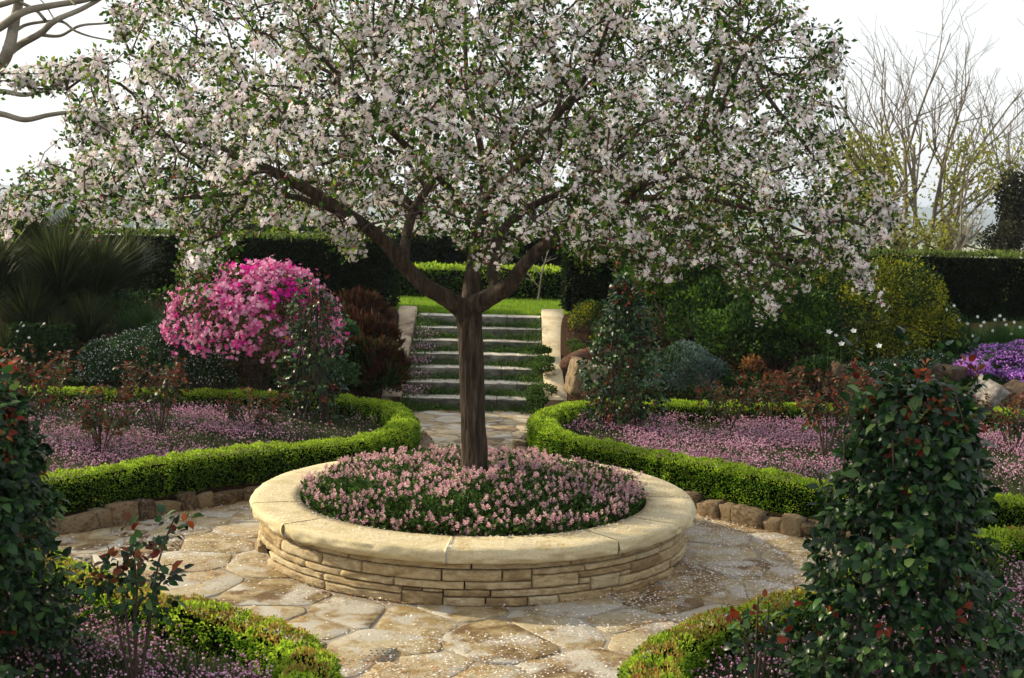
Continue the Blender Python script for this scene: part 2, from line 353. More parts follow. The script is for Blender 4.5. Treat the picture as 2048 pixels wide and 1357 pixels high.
# distant hills with a wooded skyline
def ridge(Y, h0, h1, x0, x1, seed, th, tree):
    X = np.linspace(x0, x1, 900); n = len(X)
    top = h0+(h1-h0)*vn(np.stack([X*.0011+seed, X*0, X*0], -1))+tree*fbm(np.stack([X*.02, X*0+seed, X*0], -1), 3)
    rows = []
    for k, (dy, fz) in enumerate([(-900, 0), (-500, .22), (-250, .6), (0, 1), (200, .9), (600, 0)]):
        z = -17+(top+17)*fz; rows.append(np.stack([X, Y+dy+0*X, z], -1))
    V = np.stack(rows); i = np.arange(5)[:, None]; j = np.arange(n-1)[None]
    F = np.stack([i*n+j, i*n+j+1, (i+1)*n+j+1, (i+1)*n+j], -1).reshape(-1, 4)
    return V.reshape(-1, 3), F
V, F = ridge(3300, 18, 34, -3200, 3200, 3.1, 0, 9)
link('hills', mk_mesh('hills', V, [(F, 0)], [M['hill']], True), kind='structure')
V, F = ridge(1500, -10, -4, -1500, 1500, 9.4, 0, 6)
a = Acc()
# hedgerow trees standing in the far fields
for kk, (yy, n_, x0, x1) in enumerate([(1250, 70, -560, -180), (900, 40, -460, -120), (1000, 26, 280, 420)]):
    X = rng.uniform(x0, x1, n_); Y = yy+rng.normal(size=n_)*12
    zz = terrain(X, Y); S = rng.uniform(5, 10, n_)
    for q in range(n_):
        c = rng.normal(size=(60, 3)); c /= np.linalg.norm(c, axis=1, keepdims=True); c *= rng.uniform(.5, 1, (60, 1))*A_([S[q]*.8, S[q]*.8, S[q]*.75])
        P = c+A_([X[q], Y[q], zz[q]+S[q]*.8]); inst(a, T_LEAF, P, frames(rng.normal(size=(60, 3))), rng.uniform(2.5, 4.5, 60))
o = link('distant_trees', a.mesh('distant_trees', [LF['dgreen']]), kind='stuff', label='blue hazy line of trees in the far fields', category='trees')

# ------------------------------------------------------------------ planter
PC = A_([-.275, 10.25]); RO, RI, RW, HC, HW = 1.75, 1.375, 1.665, .408, .306
def theta_of(px, z, r):
    """angle of the point of the front half of the circle that shows at column px"""
    th = np.linspace(-math.pi, 0, 721); Q = np.stack([PC[0]+r*np.cos(th), PC[1]+r*np.sin(th), np.full(th.shape, z)], -1)
    x, _ = proj(Q); k = np.argsort(x); xs_ = x[k]; return float(np.interp(px, xs_[40:-40], th[k][40:-40]))
planter = thing('round_planter', 'round sandstone planter wall with wide pale cap stones around the flowering tree', 'planter', (PC[0], PC[1], 0))
POFF = A_([PC[0], PC[1], 0])
# the wall stones: rows read off the photo as (column from, column to, level from top, level to), the back of the ring goes on in the same bond
rows = [
 (0, .18, [520, 545, 697, 942, 1141, 1244, 1320, 1375]),
 (.18, .45, [515, 568, 646, 725, 883, 1004, 1063]),
 (.45, .625, [520, 614, 685, 789, 929, 1063]),
 (.625, .79, [544, 653, 806]), (.79, 1, [545, 655, 806, 887, 971, 1055, 1115, 1220])]
stones = []
for z0, z1, js in rows:
    for p, q in zip(js[:-1], js[1:]): stones.append((p, q, z0, z1))
stones += [(806, 845, .625, .70), (845, 887, .625, .70), (806, 887, .70, 1.0), (887, 981, .625, .79), (981, 1178, .625, .79),
           (1063, 1167, .18, .33), (1063, 1156, .33, .625), (1167, 1270, .18, .33), (1156, 1258, .33, .48), (1156, 1178, .48, .625),
           (1178, 1235, .48, .79), (1235, 1258, .48, .60), (1270, 1315, .18, .33), (1315, 1370, .18, .33), (1258, 1316, .33, .60), (1316, 1365, .33, .60), (1235, 1335, .60, .82),
           (1335, 1368, .60, .82), (1220, 1292, .82, 1.0), (1292, 1340, .82, 1.0), (1220, 1235, .79, .82)]
stones = [s for s in stones if s[:2] != (806, 887) or s[2] != .79]
blocks = []
for p, q, z0, z1 in stones:
    blocks.append((theta_of(p, .15, RW), theta_of(q, .15, RW), HW*(1-z0), HW*(1-z1)))
tl = theta_of(520, .15, RW); trr = theta_of(1368, .15, RW)
for z0, z1 in [(0, .18), (.18, .45), (.45, .625), (.625, .79), (.79, 1)]:
    t = trr; end = tl+2*math.pi
    cuts = [t]
    while t < end-.12:
        t += random.uniform(.12, .3); cuts.append(min(t, end))
    cuts[-1] = end
    for p, q in zip(cuts[:-1], cuts[1:]): blocks.append((p, q, HW*(1-z0), HW*(1-z1)))
def arc_block(a0, a1, zt, zb, r, depth, bulge, rough, seed, gap=.0042, step=.03, nv=4, top=False):
    ga = gap/r; a0 += ga; a1 -= ga; zt -= gap*.7; zb += gap*.7
    nu = max(5, int((a1-a0)*r/step)+3); nvv = nv+3
    lu = min(.2, .007/((a1-a0)*r)); lv = min(.2, .006/(zt-zb)); u = np.r_[0, np.linspace(lu, 1-lu, nu-2), 1]; v = np.r_[0, np.linspace(lv, 1-lv, nvv-2), 1]; Uu, Vv = np.meshgrid(u, v)
    th = a0+(a1-a0)*Uu; z = zt+(zb-zt)*Vv
    ex = np.minimum(np.minimum(Uu, 1-Uu)*(a1-a0)*r, np.minimum(Vv, 1-Vv)*(zt-zb))
    e = np.clip(ex/.006, 0, 1)
    n1 = fbm(np.stack([th*r*14+seed, z*26+seed*.3, th*0+seed], -1), 3)-.45
    n2 = np.abs(fbm(np.stack([th*r*6+seed*2, z*11, th*0+7], -1), 2)-.5)*2
    rr = r-.014+e*(bulge+rough*n1+rough*.7*(.5-n2))
    P = np.stack([rr*np.cos(th), rr*np.sin(th), z], -1)
    ri = r-depth
    back = np.stack([ri*np.cos(th), ri*np.sin(th), z], -1)
    V = np.concatenate([P.reshape(-1, 3), back.reshape(-1, 3)]); n0 = nu*nvv
    i = np.arange(nvv-1)[:, None]; j = np.arange(nu-1)[None]
    Ff = np.stack([i*nu+j, (i+1)*nu+j, (i+1)*nu+j+1, i*nu+j+1], -1).reshape(-1, 4)
    j = np.arange(nu-1); Ft = np.stack([j, j+1, j+1+n0, j+n0], -1); b = (nvv-1)*nu
    Fb = np.stack([b+j, b+j+n0, b+j+1+n0, b+j+1], -1)
    i = np.arange(nvv-1)*nu; Fl = np.stack([i, i+n0, i+nu+n0, i+nu], -1); k = i+nu-1; Fr = np.stack([k, k+nu, k+nu+n0, k+n0], -1)
    return V, np.concatenate([Ff, Ft, Fb, Fl, Fr])
for k, (a0, a1, zt, zb) in enumerate(blocks):
    r = RW+.035*(1-zb/HW)*1.0
    V, F = arc_block(a0, a1, zt, zb, r+random.uniform(-.002, .003), .12, .010, .026, k*3.7)
    c = V.mean(0); link('wall_stone', mk_mesh('wall_stone', V-c, [(F, 0)], [M['wallstone']], False), planter, c)
def ring(r0, r1, z0, z1, n=96):
    th = np.arange(n)*2*math.pi/n; c, s = np.cos(th), np.sin(th)
    V = np.concatenate([np.stack([r*c, r*s, np.full(n, z)], -1) for r, z in ((r0, z0), (r1, z0), (r1, z1), (r0, z1))])
    j = np.arange(n); k = (j+1) % n
    F = np.concatenate([np.stack([a*n+j, a*n+k, b*n+k, b*n+j], -1) for a, b in ((0, 1), (1, 2), (2, 3), (3, 0))]); return V, F
V, F = ring(RI+.02, RW-.03, -.02, HW-.002); link('wall_core', mk_mesh('wall_core', V, [(F, 0)], [M['core']]), planter)
# cap stones
cj = [theta_of(x, .36, RO) for x in (567, 893, 1236, 1352)]
cuts = cj+[cj[-1]+.55, cj[-1]+1.15, cj[-1]+1.8, cj[-1]+2.35, cj[-1]+2.9, cj[0]+2*math.pi-.42, cj[0]+2*math.pi]
for k, (a0, a1) in enumerate(zip(cuts[:-1], cuts[1:])):
    g = .006/RO; a0 += g; a1 -= g
    nu = max(6, int((a1-a0)*RO/.022)); u = np.linspace(0, 1, nu); th = a0+(a1-a0)*u
    prof = []
    for q in range(5): prof.append((RI+(RO-.012-RI)*q/4, HC, 0))
    for q in range(8): prof.append((RO, HC-.008-(HC-HW-.012)*q/7, 1))
    prof += [(RO-.03, HW+.001, 0), (RW-.06, HW+.001, 0), (RI, HW+.001, 0), (RI, HC-.006, 0)]
    V = []
    for (r, z, rg) in prof:
        seed = k*5.3
        f1 = fbm(np.stack([th*RO*9+seed, th*0+z*34, th*0+seed], -1), 4)-.5
        f2 = np.abs(fbm(np.stack([th*RO*4+seed, th*0+z*9+3, th*0+seed], -1), 2)-.5)*2
        t = (HC-z)/(HC-HW)
        rr = r+rg*(.066*f1*(.3+.7*t)-.020*f2+.012*np.sin(math.pi*t)+.002-.014*t**3)
        zz = z+(0 if rg else .004*(fbm(np.stack([th*5, th*0+r*6, th*0+seed], -1), 2)-.5)) if z > HC-.02 else z+0*th
        if not rg and r > RO-.02: rr = r+.015*(fbm(np.stack([th*RO*7+seed, th*0, th*0], -1), 3)-.5)
        V.append(np.stack([rr*np.cos(th), rr*np.sin(th), zz+0*th], -1))
    V = np.stack(V); m = len(prof); i = np.arange(m)[:, None]; j = np.arange(nu-1)[None]
    F = np.stack([i*nu+j, ((i+1) % m)*nu+j, ((i+1) % m)*nu+j+1, i*nu+j+1], -1).reshape(-1, 4)
    V = V.reshape(-1, 3); ends = [np.arange(m)[None]*nu, (np.arange(m)*nu+nu-1)[None][:, ::-1]]
    c = V.mean(0); o = link('cap_stone', mk_mesh('cap_stone', V-c, [(F, 0)]+[(e, 0) for e in ends], [M['capstone']], False), planter, c)
    a_ = a1+g
    jj = A_([[r*math.cos(a_+s*.005), r*math.sin(a_+s*.005), z] for s in (-1, 1) for r, z in ((RI+.01, HC-.003), (RO-.006, HC-.004), (RO-.012, HW+.01), (RI+.01, HW+.01))])
    link('mortar_joint', mk_mesh('mortar_joint', jj, [(A_([[0, 1, 5, 4], [1, 2, 6, 5], [0, 4, 7, 3], [0, 3, 2, 1], [4, 5, 6, 7]]), 0)], [M['capmortar']]), planter)
# soil mound inside
th = np.arange(64)*2*math.pi/64; rr_ = A_([0, .3, .6, .9, 1.15, 1.39]); V = np.stack([np.stack([r*np.cos(th), r*np.sin(th), .36+.13*(1-(r/1.39)**2)+0*th], -1) for r in rr_])
i = np.arange(5)[:, None]; j = np.arange(64)[None]; F = np.stack([i*64+j, (i+1)*64+j, (i+1)*64+(j+1) % 64, i*64+(j+1) % 64], -1).reshape(-1, 4)
link('planter_soil', mk_mesh('planter_soil', V.reshape(-1, 3), [(F, 0)], [M['soil']], True), planter)

# pieces: the ones showing largest become objects of their own, the rest one mass
def pieces(parent, name, rest, meshes, tmpl, mats, mi, P, R, S, nmax=300, smooth=False, off=None):
    off = np.zeros(3) if off is None else np.asarray(off)
    if nmax:
        x, y = proj(P); vis = (x > -20) & (x < 2070) & (y > -20) & (y < 1380)
        key = np.linalg.norm(P-A_([0, 0, CH]), axis=1)/np.maximum(np.asarray(S) if np.ndim(S) == 1 else np.asarray(S)[:, 0], 1e-3)+(~vis)*1e6
        order = np.argsort(key, kind='stable'); sel = order[:nmax]; sel = sel[vis[sel]]
    else: sel = np.zeros(0, int)
    rm = np.ones(len(P), bool); rm[sel] = False
    for k in sel:
        o = bpy.data.objects.new(name, meshes[mi[k]]); COL.objects.link(o); o.parent = parent
        s = S[k]; m = Matrix(R[k].tolist()).to_4x4() @ Matrix.Scale(s, 4); m.translation = Vector(P[k]-off); o.matrix_local = m
    a = Acc()
    for q in range(len(mats)):
        s_ = rm & (mi == q)
        if s_.any(): inst(a, tmpl if not isinstance(tmpl, list) else tmpl[q], P[s_], R[s_], np.asarray(S)[s_], q)
    if a.n: link(rest, a.mesh(rest, mats, off, smooth), parent, kind='stuff')
def tmesh(name, tmpl, mats):
    t = tmpl if isinstance(tmpl, list) else [tmpl]*len(mats)
    return [mk_mesh(name, t[k][0], [(F, 0) for F in t[k][1]], [m], False) for k, m in enumerate(mats)]

# flowers in the planter: a leafy mound with upright pink spikes
pf = thing('planter_flowers', 'mound of pale pink flower spikes filling the round planter under the tree', 'flowers', (PC[0], PC[1], .36))
def mound_z(r): return .40+.16*(1-(r/1.39)**2)
a = Acc(); n = 30000
r = 1.36*np.sqrt(rng.uniform(0, 1, n)); t = rng.uniform(0, 2*math.pi, n)
hh = fbm(np.stack([r*np.cos(t)*4, r*np.sin(t)*4, 0*r], -1), 2)
P = np.stack([PC[0]+r*np.cos(t), PC[1]+r*np.sin(t), mound_z(r)+(hh-.4)*.14+rng.uniform(-.09, .06, n)], -1)
D = rng.normal(size=(n, 3))*.8; D[:, 2] = np.abs(D[:, 2])+.2; D[:, :2] += np.stack([np.cos(t), np.sin(t)], -1)*(r[:, None]/1.36)*.5
inst(a, T_LEAF, P, frames(D), rng.uniform(.022, .045, n))
link('foliage', a.mesh('foliage', [LF['tflgreen']], (PC[0], PC[1], .36)), pf, kind='stuff')
# one flower spike: a few stacked lipped florets
def spike():
    V = []; F4 = []
    for k in range(9):
        z = .28+.08*k; rad = .30*(1-k*.07); a0 = k*2.4
        c, s = math.cos(a0), math.sin(a0); b = len(V)
        V += [[z, 0, 0], [z+.10, rad*c-.16*s, rad*s+.16*c], [z+.24, rad*c*1.05, rad*s*1.05], [z+.10, rad*c+.16*s, rad*s-.16*c]]
        F4.append([b, b+1, b+2, b+3])
    return (A_(V, float), [A_(F4)])
T_SPIKE = spike()
n = 2900; r = 1.37*np.sqrt(rng.uniform(0, 1, n)); t = rng.uniform(0, 2*math.pi, n)
hh = fbm(np.stack([r*np.cos(t)*4, r*np.sin(t)*4, 0*r], -1), 2)
P = np.stack([PC[0]+r*np.cos(t), PC[1]+r*np.sin(t), mound_z(r)+(hh-.4)*.14+rng.uniform(-.01, .075, n)], -1)
D = np.stack([rng.normal(size=n)*.4, rng.normal(size=n)*.4, np.ones(n)], -1)
k = np.hypot(P[:, 0]-PC[0], P[:, 1]-PC[1]+.1) > .14; k &= (fbm(P*A_([5, 5, 0])+20, 2)+rng.normal(size=n)*.10 > .42) | (r > 1.25); P, D = P[k], D[k]; n = len(P)
pieces(pf, 'flower_spike', 'flower_spikes', tmesh('flower_spike', T_SPIKE, [LF['tfl']]), T_SPIKE, [LF['tfl']], np.zeros(n, int), P, frames(D), rng.uniform(.034, .062, n), 300, off=(PC[0], PC[1], .36))

# ------------------------------------------------------------------ beds, hedges and edging
BEDS = {
 'TL': [(-8, 8.9), (-6, 9.3), (-4.6, 9.9), (-3.7, 10.5), (-3.08, 11.22), (-2.6, 11.72), (-1.98, 12.12), (-1.5, 12.45), (-1.2, 13.15), (-1.16, 14.0), (-1.38, 14.75), (-1.95, 15.18), (-3.11, 15.42), (-5.3, 15.4), (-8, 15.2)],
 'TR': [(9, 10.3), (6, 10.3), (4.4, 10.42), (3.7, 10.52), (3.0, 10.75), (2.4, 11.1), (1.88, 11.65), (1.28, 12.22), (.85, 12.6), (.52, 13.15), (.36, 13.9), (.42, 14.45), (.68, 14.98), (1.2, 15.3), (2.4, 15.4), (4.5, 15.4), (9, 15.2)],
 'FL': [(-8, 8.0), (-5.5, 8.6), (-4.2, 8.75), (-3.4, 8.5), (-2.9, 8.1), (-2.3, 7.55), (-1.82, 7.23), (-1.46, 7.0), (-1.2, 6.78), (-1.03, 6.5), (-.97, 6.1), (-1.0, 5.5), (-1.15, 4.7)],
 'FR': [(8, 9.5), (5, 9.5), (3.8, 9.42), (3.2, 9.1), (2.6, 8.5), (1.98, 7.85), (1.5, 7.42), (1.1, 7.1), (.84, 6.7), (.74, 6.2), (.74, 5.5), (.85, 4.7)]}
PATH = {k: resample(spline(v, 10), .03) for k, v in BEDS.items()}
POLY = {'TL': list(map(tuple, PATH['TL'][::6])), 'TR': list(map(tuple, PATH['TR'][::6])),
        'FL': list(map(tuple, PATH['FL'][::6]))+[(-8, 4.7)], 'FR': list(map(tuple, PATH['FR'][::6]))+[(8, 4.7)]}
def normals2(p):
    T = np.gradient(p, axis=0); T /= np.linalg.norm(T, axis=1, keepdims=True); return np.stack([-T[:, 1], T[:, 0]], -1)
SIGN = {'TL': 1, 'TR': -1, 'FL': 1, 'FR': -1}   # which side of the path (left normal) faces out to the paving
for k in BEDS:                                   # check by test point
    p = PATH[k]; nrm = normals2(p); m = len(p)//2
    q = p[m]+nrm[m]*.3; SIGN[k] = -1 if inpoly(A_([q[0]]), A_([q[1]]), POLY[k])[0] else 1
NAMES = {'TL': 'back left', 'TR': 'back right', 'FL': 'front left', 'FR': 'front right'}
# soil of each bed: sheet with skirt
def bed_soil(k):
    p = PATH[k][::5]; o_ = p+normals2(p)*SIGN[k]*.22
    if k in ('FL', 'FR'): o_ = np.vstack([o_, [[-8, 4.6] if k == 'FL' else [8, 4.6]]])
    n = len(o_); zt = .13
    V = np.vstack([np.c_[o_, np.full(n, zt)], np.c_[o_, np.full(n, -.05)]])
    me = bpy.data.meshes.new('bed_soil')
    me.from_pydata(V.tolist(), [], [list(range(n))]+[[i, (i+1) % n, (i+1) % n+n, i+n] for i in range(n)])
    me.materials.append(M['soil']); link('bed_soil', me, kind='structure')
for k in BEDS: bed_soil(k)

def hedge_foliage(parent, path, wid, z0, z1, leafs, size, dens, lump=.03, tmpl=T_LEAF, off=(0, 0, 0), round_=.08, tipm=None, topbrown=None, ends=True, bottom=True, near=True):
    """leaf shell round a swept box profile; leafs: (side material, top/tip material[, browned])"""
    path = resample(np.asarray(path, float), .05); nrm = normals2(path)
    hw = wid/2; H = z1-z0; per = 2*H+wid
    d = np.r_[0, np.cumsum(np.linalg.norm(np.diff(path, axis=0), axis=1))]; Ltot = d[-1]
    n = int(Ltot*per*dens)
    s = rng.uniform(0, Ltot, n); q = rng.uniform(0, per, n)
    if ends: s = np.where(rng.uniform(size=n) < .0, s, s)
    cx = np.interp(s, d, path[:, 0]); cy = np.interp(s, d, path[:, 1]); nx_ = np.interp(s, d, nrm[:, 0]); ny_ = np.interp(s, d, nrm[:, 1])
    u = np.where(q < H, -hw, np.where(q < H+wid, q-H-hw, hw)); z = np.where(q < H, z0+q, np.where(q < H+wid, z1, z1-(q-H-wid)))
    nu_ = np.where(q < H, -1., np.where(q < H+wid, 0., 1.)); nz_ = np.where((q >= H) & (q < H+wid), 1., 0.)
    # rounded shoulders
    eu = np.clip((np.abs(u)-(hw-round_))/round_, 0, 1); ez = np.clip((z-(z1-round_))/round_, 0, 1)
    cut = eu*ez*round_*.42
    u = u-np.sign(u)*cut; z = z-cut
    nu_ = nu_+np.sign(u)*eu*ez*.7; nz_ = nz_+eu*ez*.7
    N = np.stack([nx_*nu_, ny_*nu_, nz_], -1); N /= np.linalg.norm(N, axis=1, keepdims=True)
    P = np.stack([cx+nx_*u, cy+ny_*u, z], -1)
    lm = fbm(P*A_([8.5, 8.5, 6])/max(size/.02, 1)**.7, 2)-.5
    P = P+N*(lm*2*lump+rng.normal(size=n)*size*.35)[:, None]
    D = N+rng.normal(size=(n, 3))*.55+A_([0, 0, .25])
    top = (nz_ > .4)
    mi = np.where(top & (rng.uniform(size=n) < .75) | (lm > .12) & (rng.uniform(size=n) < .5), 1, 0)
    if topbrown is not None:
        pn = fbm(P*A_([6, 6, 6])+31, 2); mi = np.where(top & (np.abs(u) < hw*.75) & (pn > topbrown) & (rng.uniform(size=n) < .75), 2, mi)
    S = rng.uniform(.7, 1.25, n)*size
    a = Acc(); R = frames(D)
    for m_ in range(len(leafs)):
        k_ = mi == m_
        if k_.any(): inst(a, tmpl, P[k_], R[k_], S[k_], m_)
    # leaves closing both ends
    for e, sg in ((0, -1), (-1, 1)):
        if not ends: continue
        T = (path[1]-path[0] if e == 0 else path[-1]-path[-2]); T = T/np.linalg.norm(T)*sg
        ne = int(wid*H*dens); uu = rng.uniform(-hw, hw, ne); zz = rng.uniform(z0, z1, ne)
        Pe = np.stack([path[e, 0]+nrm[e, 0]*uu, path[e, 1]+nrm[e, 1]*uu, zz], -1)+rng.normal(size=(ne, 3))*size*.4
        inst(a, tmpl, Pe, frames(np.r_[T, .2]+rng.normal(size=(ne, 3))*.6), rng.uniform(.7, 1.25, ne)*size, 0)
    link('foliage', a.mesh('foliage', leafs, off), parent, kind='stuff')
    # woody core
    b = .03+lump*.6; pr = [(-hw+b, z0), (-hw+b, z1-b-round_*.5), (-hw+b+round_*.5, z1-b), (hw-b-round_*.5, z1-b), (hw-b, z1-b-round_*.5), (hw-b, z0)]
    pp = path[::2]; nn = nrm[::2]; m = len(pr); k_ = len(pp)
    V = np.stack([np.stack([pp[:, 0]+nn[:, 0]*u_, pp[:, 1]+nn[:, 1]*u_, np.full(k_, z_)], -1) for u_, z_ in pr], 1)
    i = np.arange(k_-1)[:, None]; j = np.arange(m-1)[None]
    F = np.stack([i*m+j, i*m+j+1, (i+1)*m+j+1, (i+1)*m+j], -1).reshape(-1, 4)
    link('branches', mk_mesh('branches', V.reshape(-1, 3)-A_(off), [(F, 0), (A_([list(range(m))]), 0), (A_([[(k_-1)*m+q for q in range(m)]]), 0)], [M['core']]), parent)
def clip_path(p, x0, x1, y0=-9, y1=99):
    k = (p[:, 0] > x0) & (p[:, 0] < x1) & (p[:, 1] > y0) & (p[:, 1] < y1); return p[k]
hl = {'TL': 'bright green box hedge curving round the back left flower bed', 'TR': 'bright green box hedge curving round the back right flower bed, lit clumps',
      'FL': 'low box hedge with browned top at the bottom left corner of the paving', 'FR': 'low box hedge with browned top at the bottom right, in front of the rose pillar'}
for k in BEDS:
    back = k in ('TL', 'TR')
    p = clip_path(PATH[k], -6.8, 6.8, 5.2)
    h = thing('box_hedge', hl[k], 'hedge', (p[0][0], p[0][1], .1), 'clipped box hedges edging the flower beds')
    if back:
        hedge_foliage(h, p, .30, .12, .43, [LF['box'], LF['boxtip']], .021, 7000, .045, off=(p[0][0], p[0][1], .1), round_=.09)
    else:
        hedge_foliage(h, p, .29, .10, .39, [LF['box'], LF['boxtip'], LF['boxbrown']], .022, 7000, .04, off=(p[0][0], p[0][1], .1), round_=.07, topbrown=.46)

# edging stones
def rockmesh(seed, sub=4, amp=.16, mat='rock', name='stone'):
    g = np.linspace(-1, 1, sub+1); V = []; F = []; idx = {}
    def vid(p):
        key = tuple(np.round(p, 4))
        if key not in idx: idx[key] = len(V); V.append(p)
        return idx[key]
    for ax in range(3):
        for sg in (-1, 1):
            for i in range(sub):
                for j in range(sub):
                    q = []
                    for di, dj in ((0, 0), (1, 0), (1, 1), (0, 1)):
                        p = [0, 0, 0]; p[ax] = sg; p[(ax+1) % 3] = g[i+di]; p[(ax+2) % 3] = g[j+dj]; q.append(vid(p))
                    F.append(q if sg > 0 else q[::-1])
    V = A_(V, float); L = np.linalg.norm(V, axis=1, keepdims=True); V = V*(.72+.28/L*1.2)
    V *= (1+amp*2*(fbm(V*1.1+seed*7.7, 3)-.5))[:, None]
    V += .10*(np.stack([fbm(V*2+seed+5*c, 2) for c in range(3)], -1)-.5)
    return mk_mesh(name, V/2, [(A_(F), 0)], [M[mat]], True)
EDGE = [rockmesh(k+1, 5, .20) for k in range(12)]
def edging(k, label, x0, x1, y0, y1, lo=.12, hi=.34, h=.14):
    p = PATH[k]; o_ = p+normals2(p)*SIGN[k]*.245
    kk = (o_[:, 0] > x0) & (o_[:, 0] < x1) & (o_[:, 1] > y0) & (o_[:, 1] < y1); o_ = o_[kk]
    d = np.r_[0, np.cumsum(np.linalg.norm(np.diff(o_, axis=0), axis=1))]
    root = thing('stone_edging', label, 'edging', (o_[0][0], o_[0][1], 0), 'rough stone edgings along the raised beds')
    s = 0
    while s < d[-1]-.1:
        L_ = random.uniform(lo, hi); c = s+L_/2
        x, y = np.interp(c, d, o_[:, 0]), np.interp(c, d, o_[:, 1]); x2, y2 = np.interp(c+.02, d, o_[:, 0]), np.interp(c+.02, d, o_[:, 1])
        o = link('stone', random.choice(EDGE), root); hh = h*random.uniform(.75, 1.25)
        o.scale = (L_*1.04, random.uniform(.13, .18), hh*1.15); o.location = (x-o_[0][0], y-o_[0][1], hh*.45)
        o.rotation_euler = (random.uniform(-.25, .25), random.uniform(-.2, .2), math.atan2(y2-y, x2-x)+random.choice((0, math.pi))+random.uniform(-.08, .08)); s += L_+.008
edging('TL', 'dark rough stones along the foot of the back left box hedge', -6.4, -.75, 9, 15)
edging('TR', 'tan rough stones along the foot of the back right box hedge', 0, 6.4, 10, 15.2)
edging('FL', 'low edging stones beside the bottom left hedge', -5.5, -.7, 5.2, 9, h=.09)
edging('FR', 'low edging stones beside the bottom right hedge', .4, 5.5, 5.2, 9.7, h=.09)

# ------------------------------------------------------------------ paving
V = A_([[-8, 4.4, 0], [9, 4.4, 0], [9, 15.6, 0], [.45, 17.2, 0], [-1.45, 17.2, 0], [-8, 15.6, 0]], float)
paving = link('paving', mk_mesh('paving', V, [(A_([[0, 1, 2, 3, 4, 5]]), 0)], [M['pavebed']]), kind='structure')
def court(x, y, m=0.):
    """clear paving, not under planter or beds"""
    r = np.hypot(x-PC[0], y-PC[1]); ok = (r > RW-m)
    for k in BEDS: ok &= ~(inpoly(x, y, POLY[k]) & (dist_path(x, y, PATH[k][::4]) > m)) & ~((dist_path(x, y, PATH[k][::4]) < .18-m))
    return ok & (x > -6.5) & (x < 6.5) & (y > 4.6) & (y < 17.2) & ~((y > 15.55) & (np.abs(x+.5) > .95))
S0 = []
for t_ in range(9000):
    q = A_([random.uniform(-7, 7), random.uniform(4.4, 17.4)])
    rad = .20+.42*vn(A_([q[0]*1.9, q[1]*1.9, 3.]))
    if all((q[0]-s[0])**2+(q[1]-s[1])**2 > rad*rad for s in S0): S0.append(q)
S0 = A_(S0); ST = [.78, 1]      # slabs laid wider than deep
def clip_half(poly, mid, nr):
    out = []; n = len(poly)
    dd = [(p[0]-mid[0])*nr[0]+(p[1]-mid[1])*nr[1] for p in poly]
    for i in range(n):
        a, b = poly[i], poly[(i+1) % n]; da, db = dd[i], dd[(i+1) % n]
        if da <= 0: out.append(a)
        if (da < 0) != (db < 0) and da != db: t = da/(da-db); out.append((a[0]+(b[0]-a[0])*t, a[1]+(b[1]-a[1])*t))
    return out
cen = court(S0[:, 0], S0[:, 1], .16)
for k in np.where(cen)[0]:
    c = S0[k]; poly = [(c[0]-1, c[1]-1), (c[0]+1, c[1]-1), (c[0]+1, c[1]+1), (c[0]-1, c[1]+1)]
    dd = np.linalg.norm((S0-c), axis=1); nb = np.where((dd < 1.3) & (dd > 0))[0]
    j = random.uniform(.004, .015)
    for q in nb:
        v = S0[q]-c; l = np.linalg.norm(v); poly = clip_half(poly, (c+S0[q])/2-v/l*j, v/l)
        if len(poly) < 3: break
    if len(poly) < 3: continue
    p = A_(poly)
    for _ in range(2):
        q = np.roll(p, -1, 0); p = np.stack([p*.87+q*.13, p*.13+q*.87], 1).reshape(-1, 2)
    d_ = p-c; p = c+d_*(1+.22*(fbm(np.c_[p*9, p[:, :1]*0+k], 2)-.5))[:, None]
    keep = [0]
    for i in range(1, len(p)):
        if np.linalg.norm(p[i]-p[keep[-1]]) > .012: keep.append(i)
    p = p[keep]; n = len(p)
    if n < 5: continue
    zt = .006+random.uniform(-.002, .005); ti = (random.uniform(-.008, .008), random.uniform(-.008, .008))
    loc = p-c
    def zz(q): return zt+q[:, 0]*ti[0]+q[:, 1]*ti[1]
    inn = loc*.975; mid_ = loc*.55
    V = np.vstack([np.c_[loc, np.full(n, -.02)], np.c_[loc, zz(loc)-.003], np.c_[inn, zz(inn)], np.c_[mid_, zz(mid_)+(fbm(np.c_[mid_*5, mid_[:, :1]*0+k], 2)-.5)*.010], [[0, 0, zt+.001]]])
    jn = np.arange(n); kn = (jn+1) % n
    F = np.concatenate([np.stack([a*n+jn, a*n+kn, (a+1)*n+kn, (a+1)*n+jn], -1) for a in (0, 1, 2)]); F3 = np.stack([3*n+jn, 3*n+kn, np.full(n, 4*n)], -1)
    me = mk_mesh('flagstone', V, [(F, 0), (F3, 0)], [M['flag']], False)
    link('flagstone', me, paving, (c[0], c[1], 0))
# drain cover
dc = PZ(758, 1308, .02)
dr = thing('drain_cover', 'small square drain cover with dark round holes set in the front paving', 'drain cover', (dc[0], dc[1], 0))
Vb = A_([[x, y, z] for z in (0, .022) for x, y in ((-.1, -.1), (.1, -.1), (.1, .1), (-.1, .1))])
link('plate', mk_mesh('plate', Vb, [(A_([[4, 5, 6, 7], [0, 1, 5, 4], [1, 2, 6, 5], [2, 3, 7, 6], [3, 0, 4, 7]]), 0)], [M['drain']]), dr)
th = np.arange(10)*2*math.pi/10; disc = mk_mesh('hole', np.c_[.0075*np.cos(th), .0075*np.sin(th), 0*th], [(A_([list(range(10))]), 0)], [M['hole']])
for i in range(3):
    for j in range(4): link('hole', disc, dr, ((j-1.5)*.036+(.012 if i % 2 else 0), (i-1)*.045, .0235))

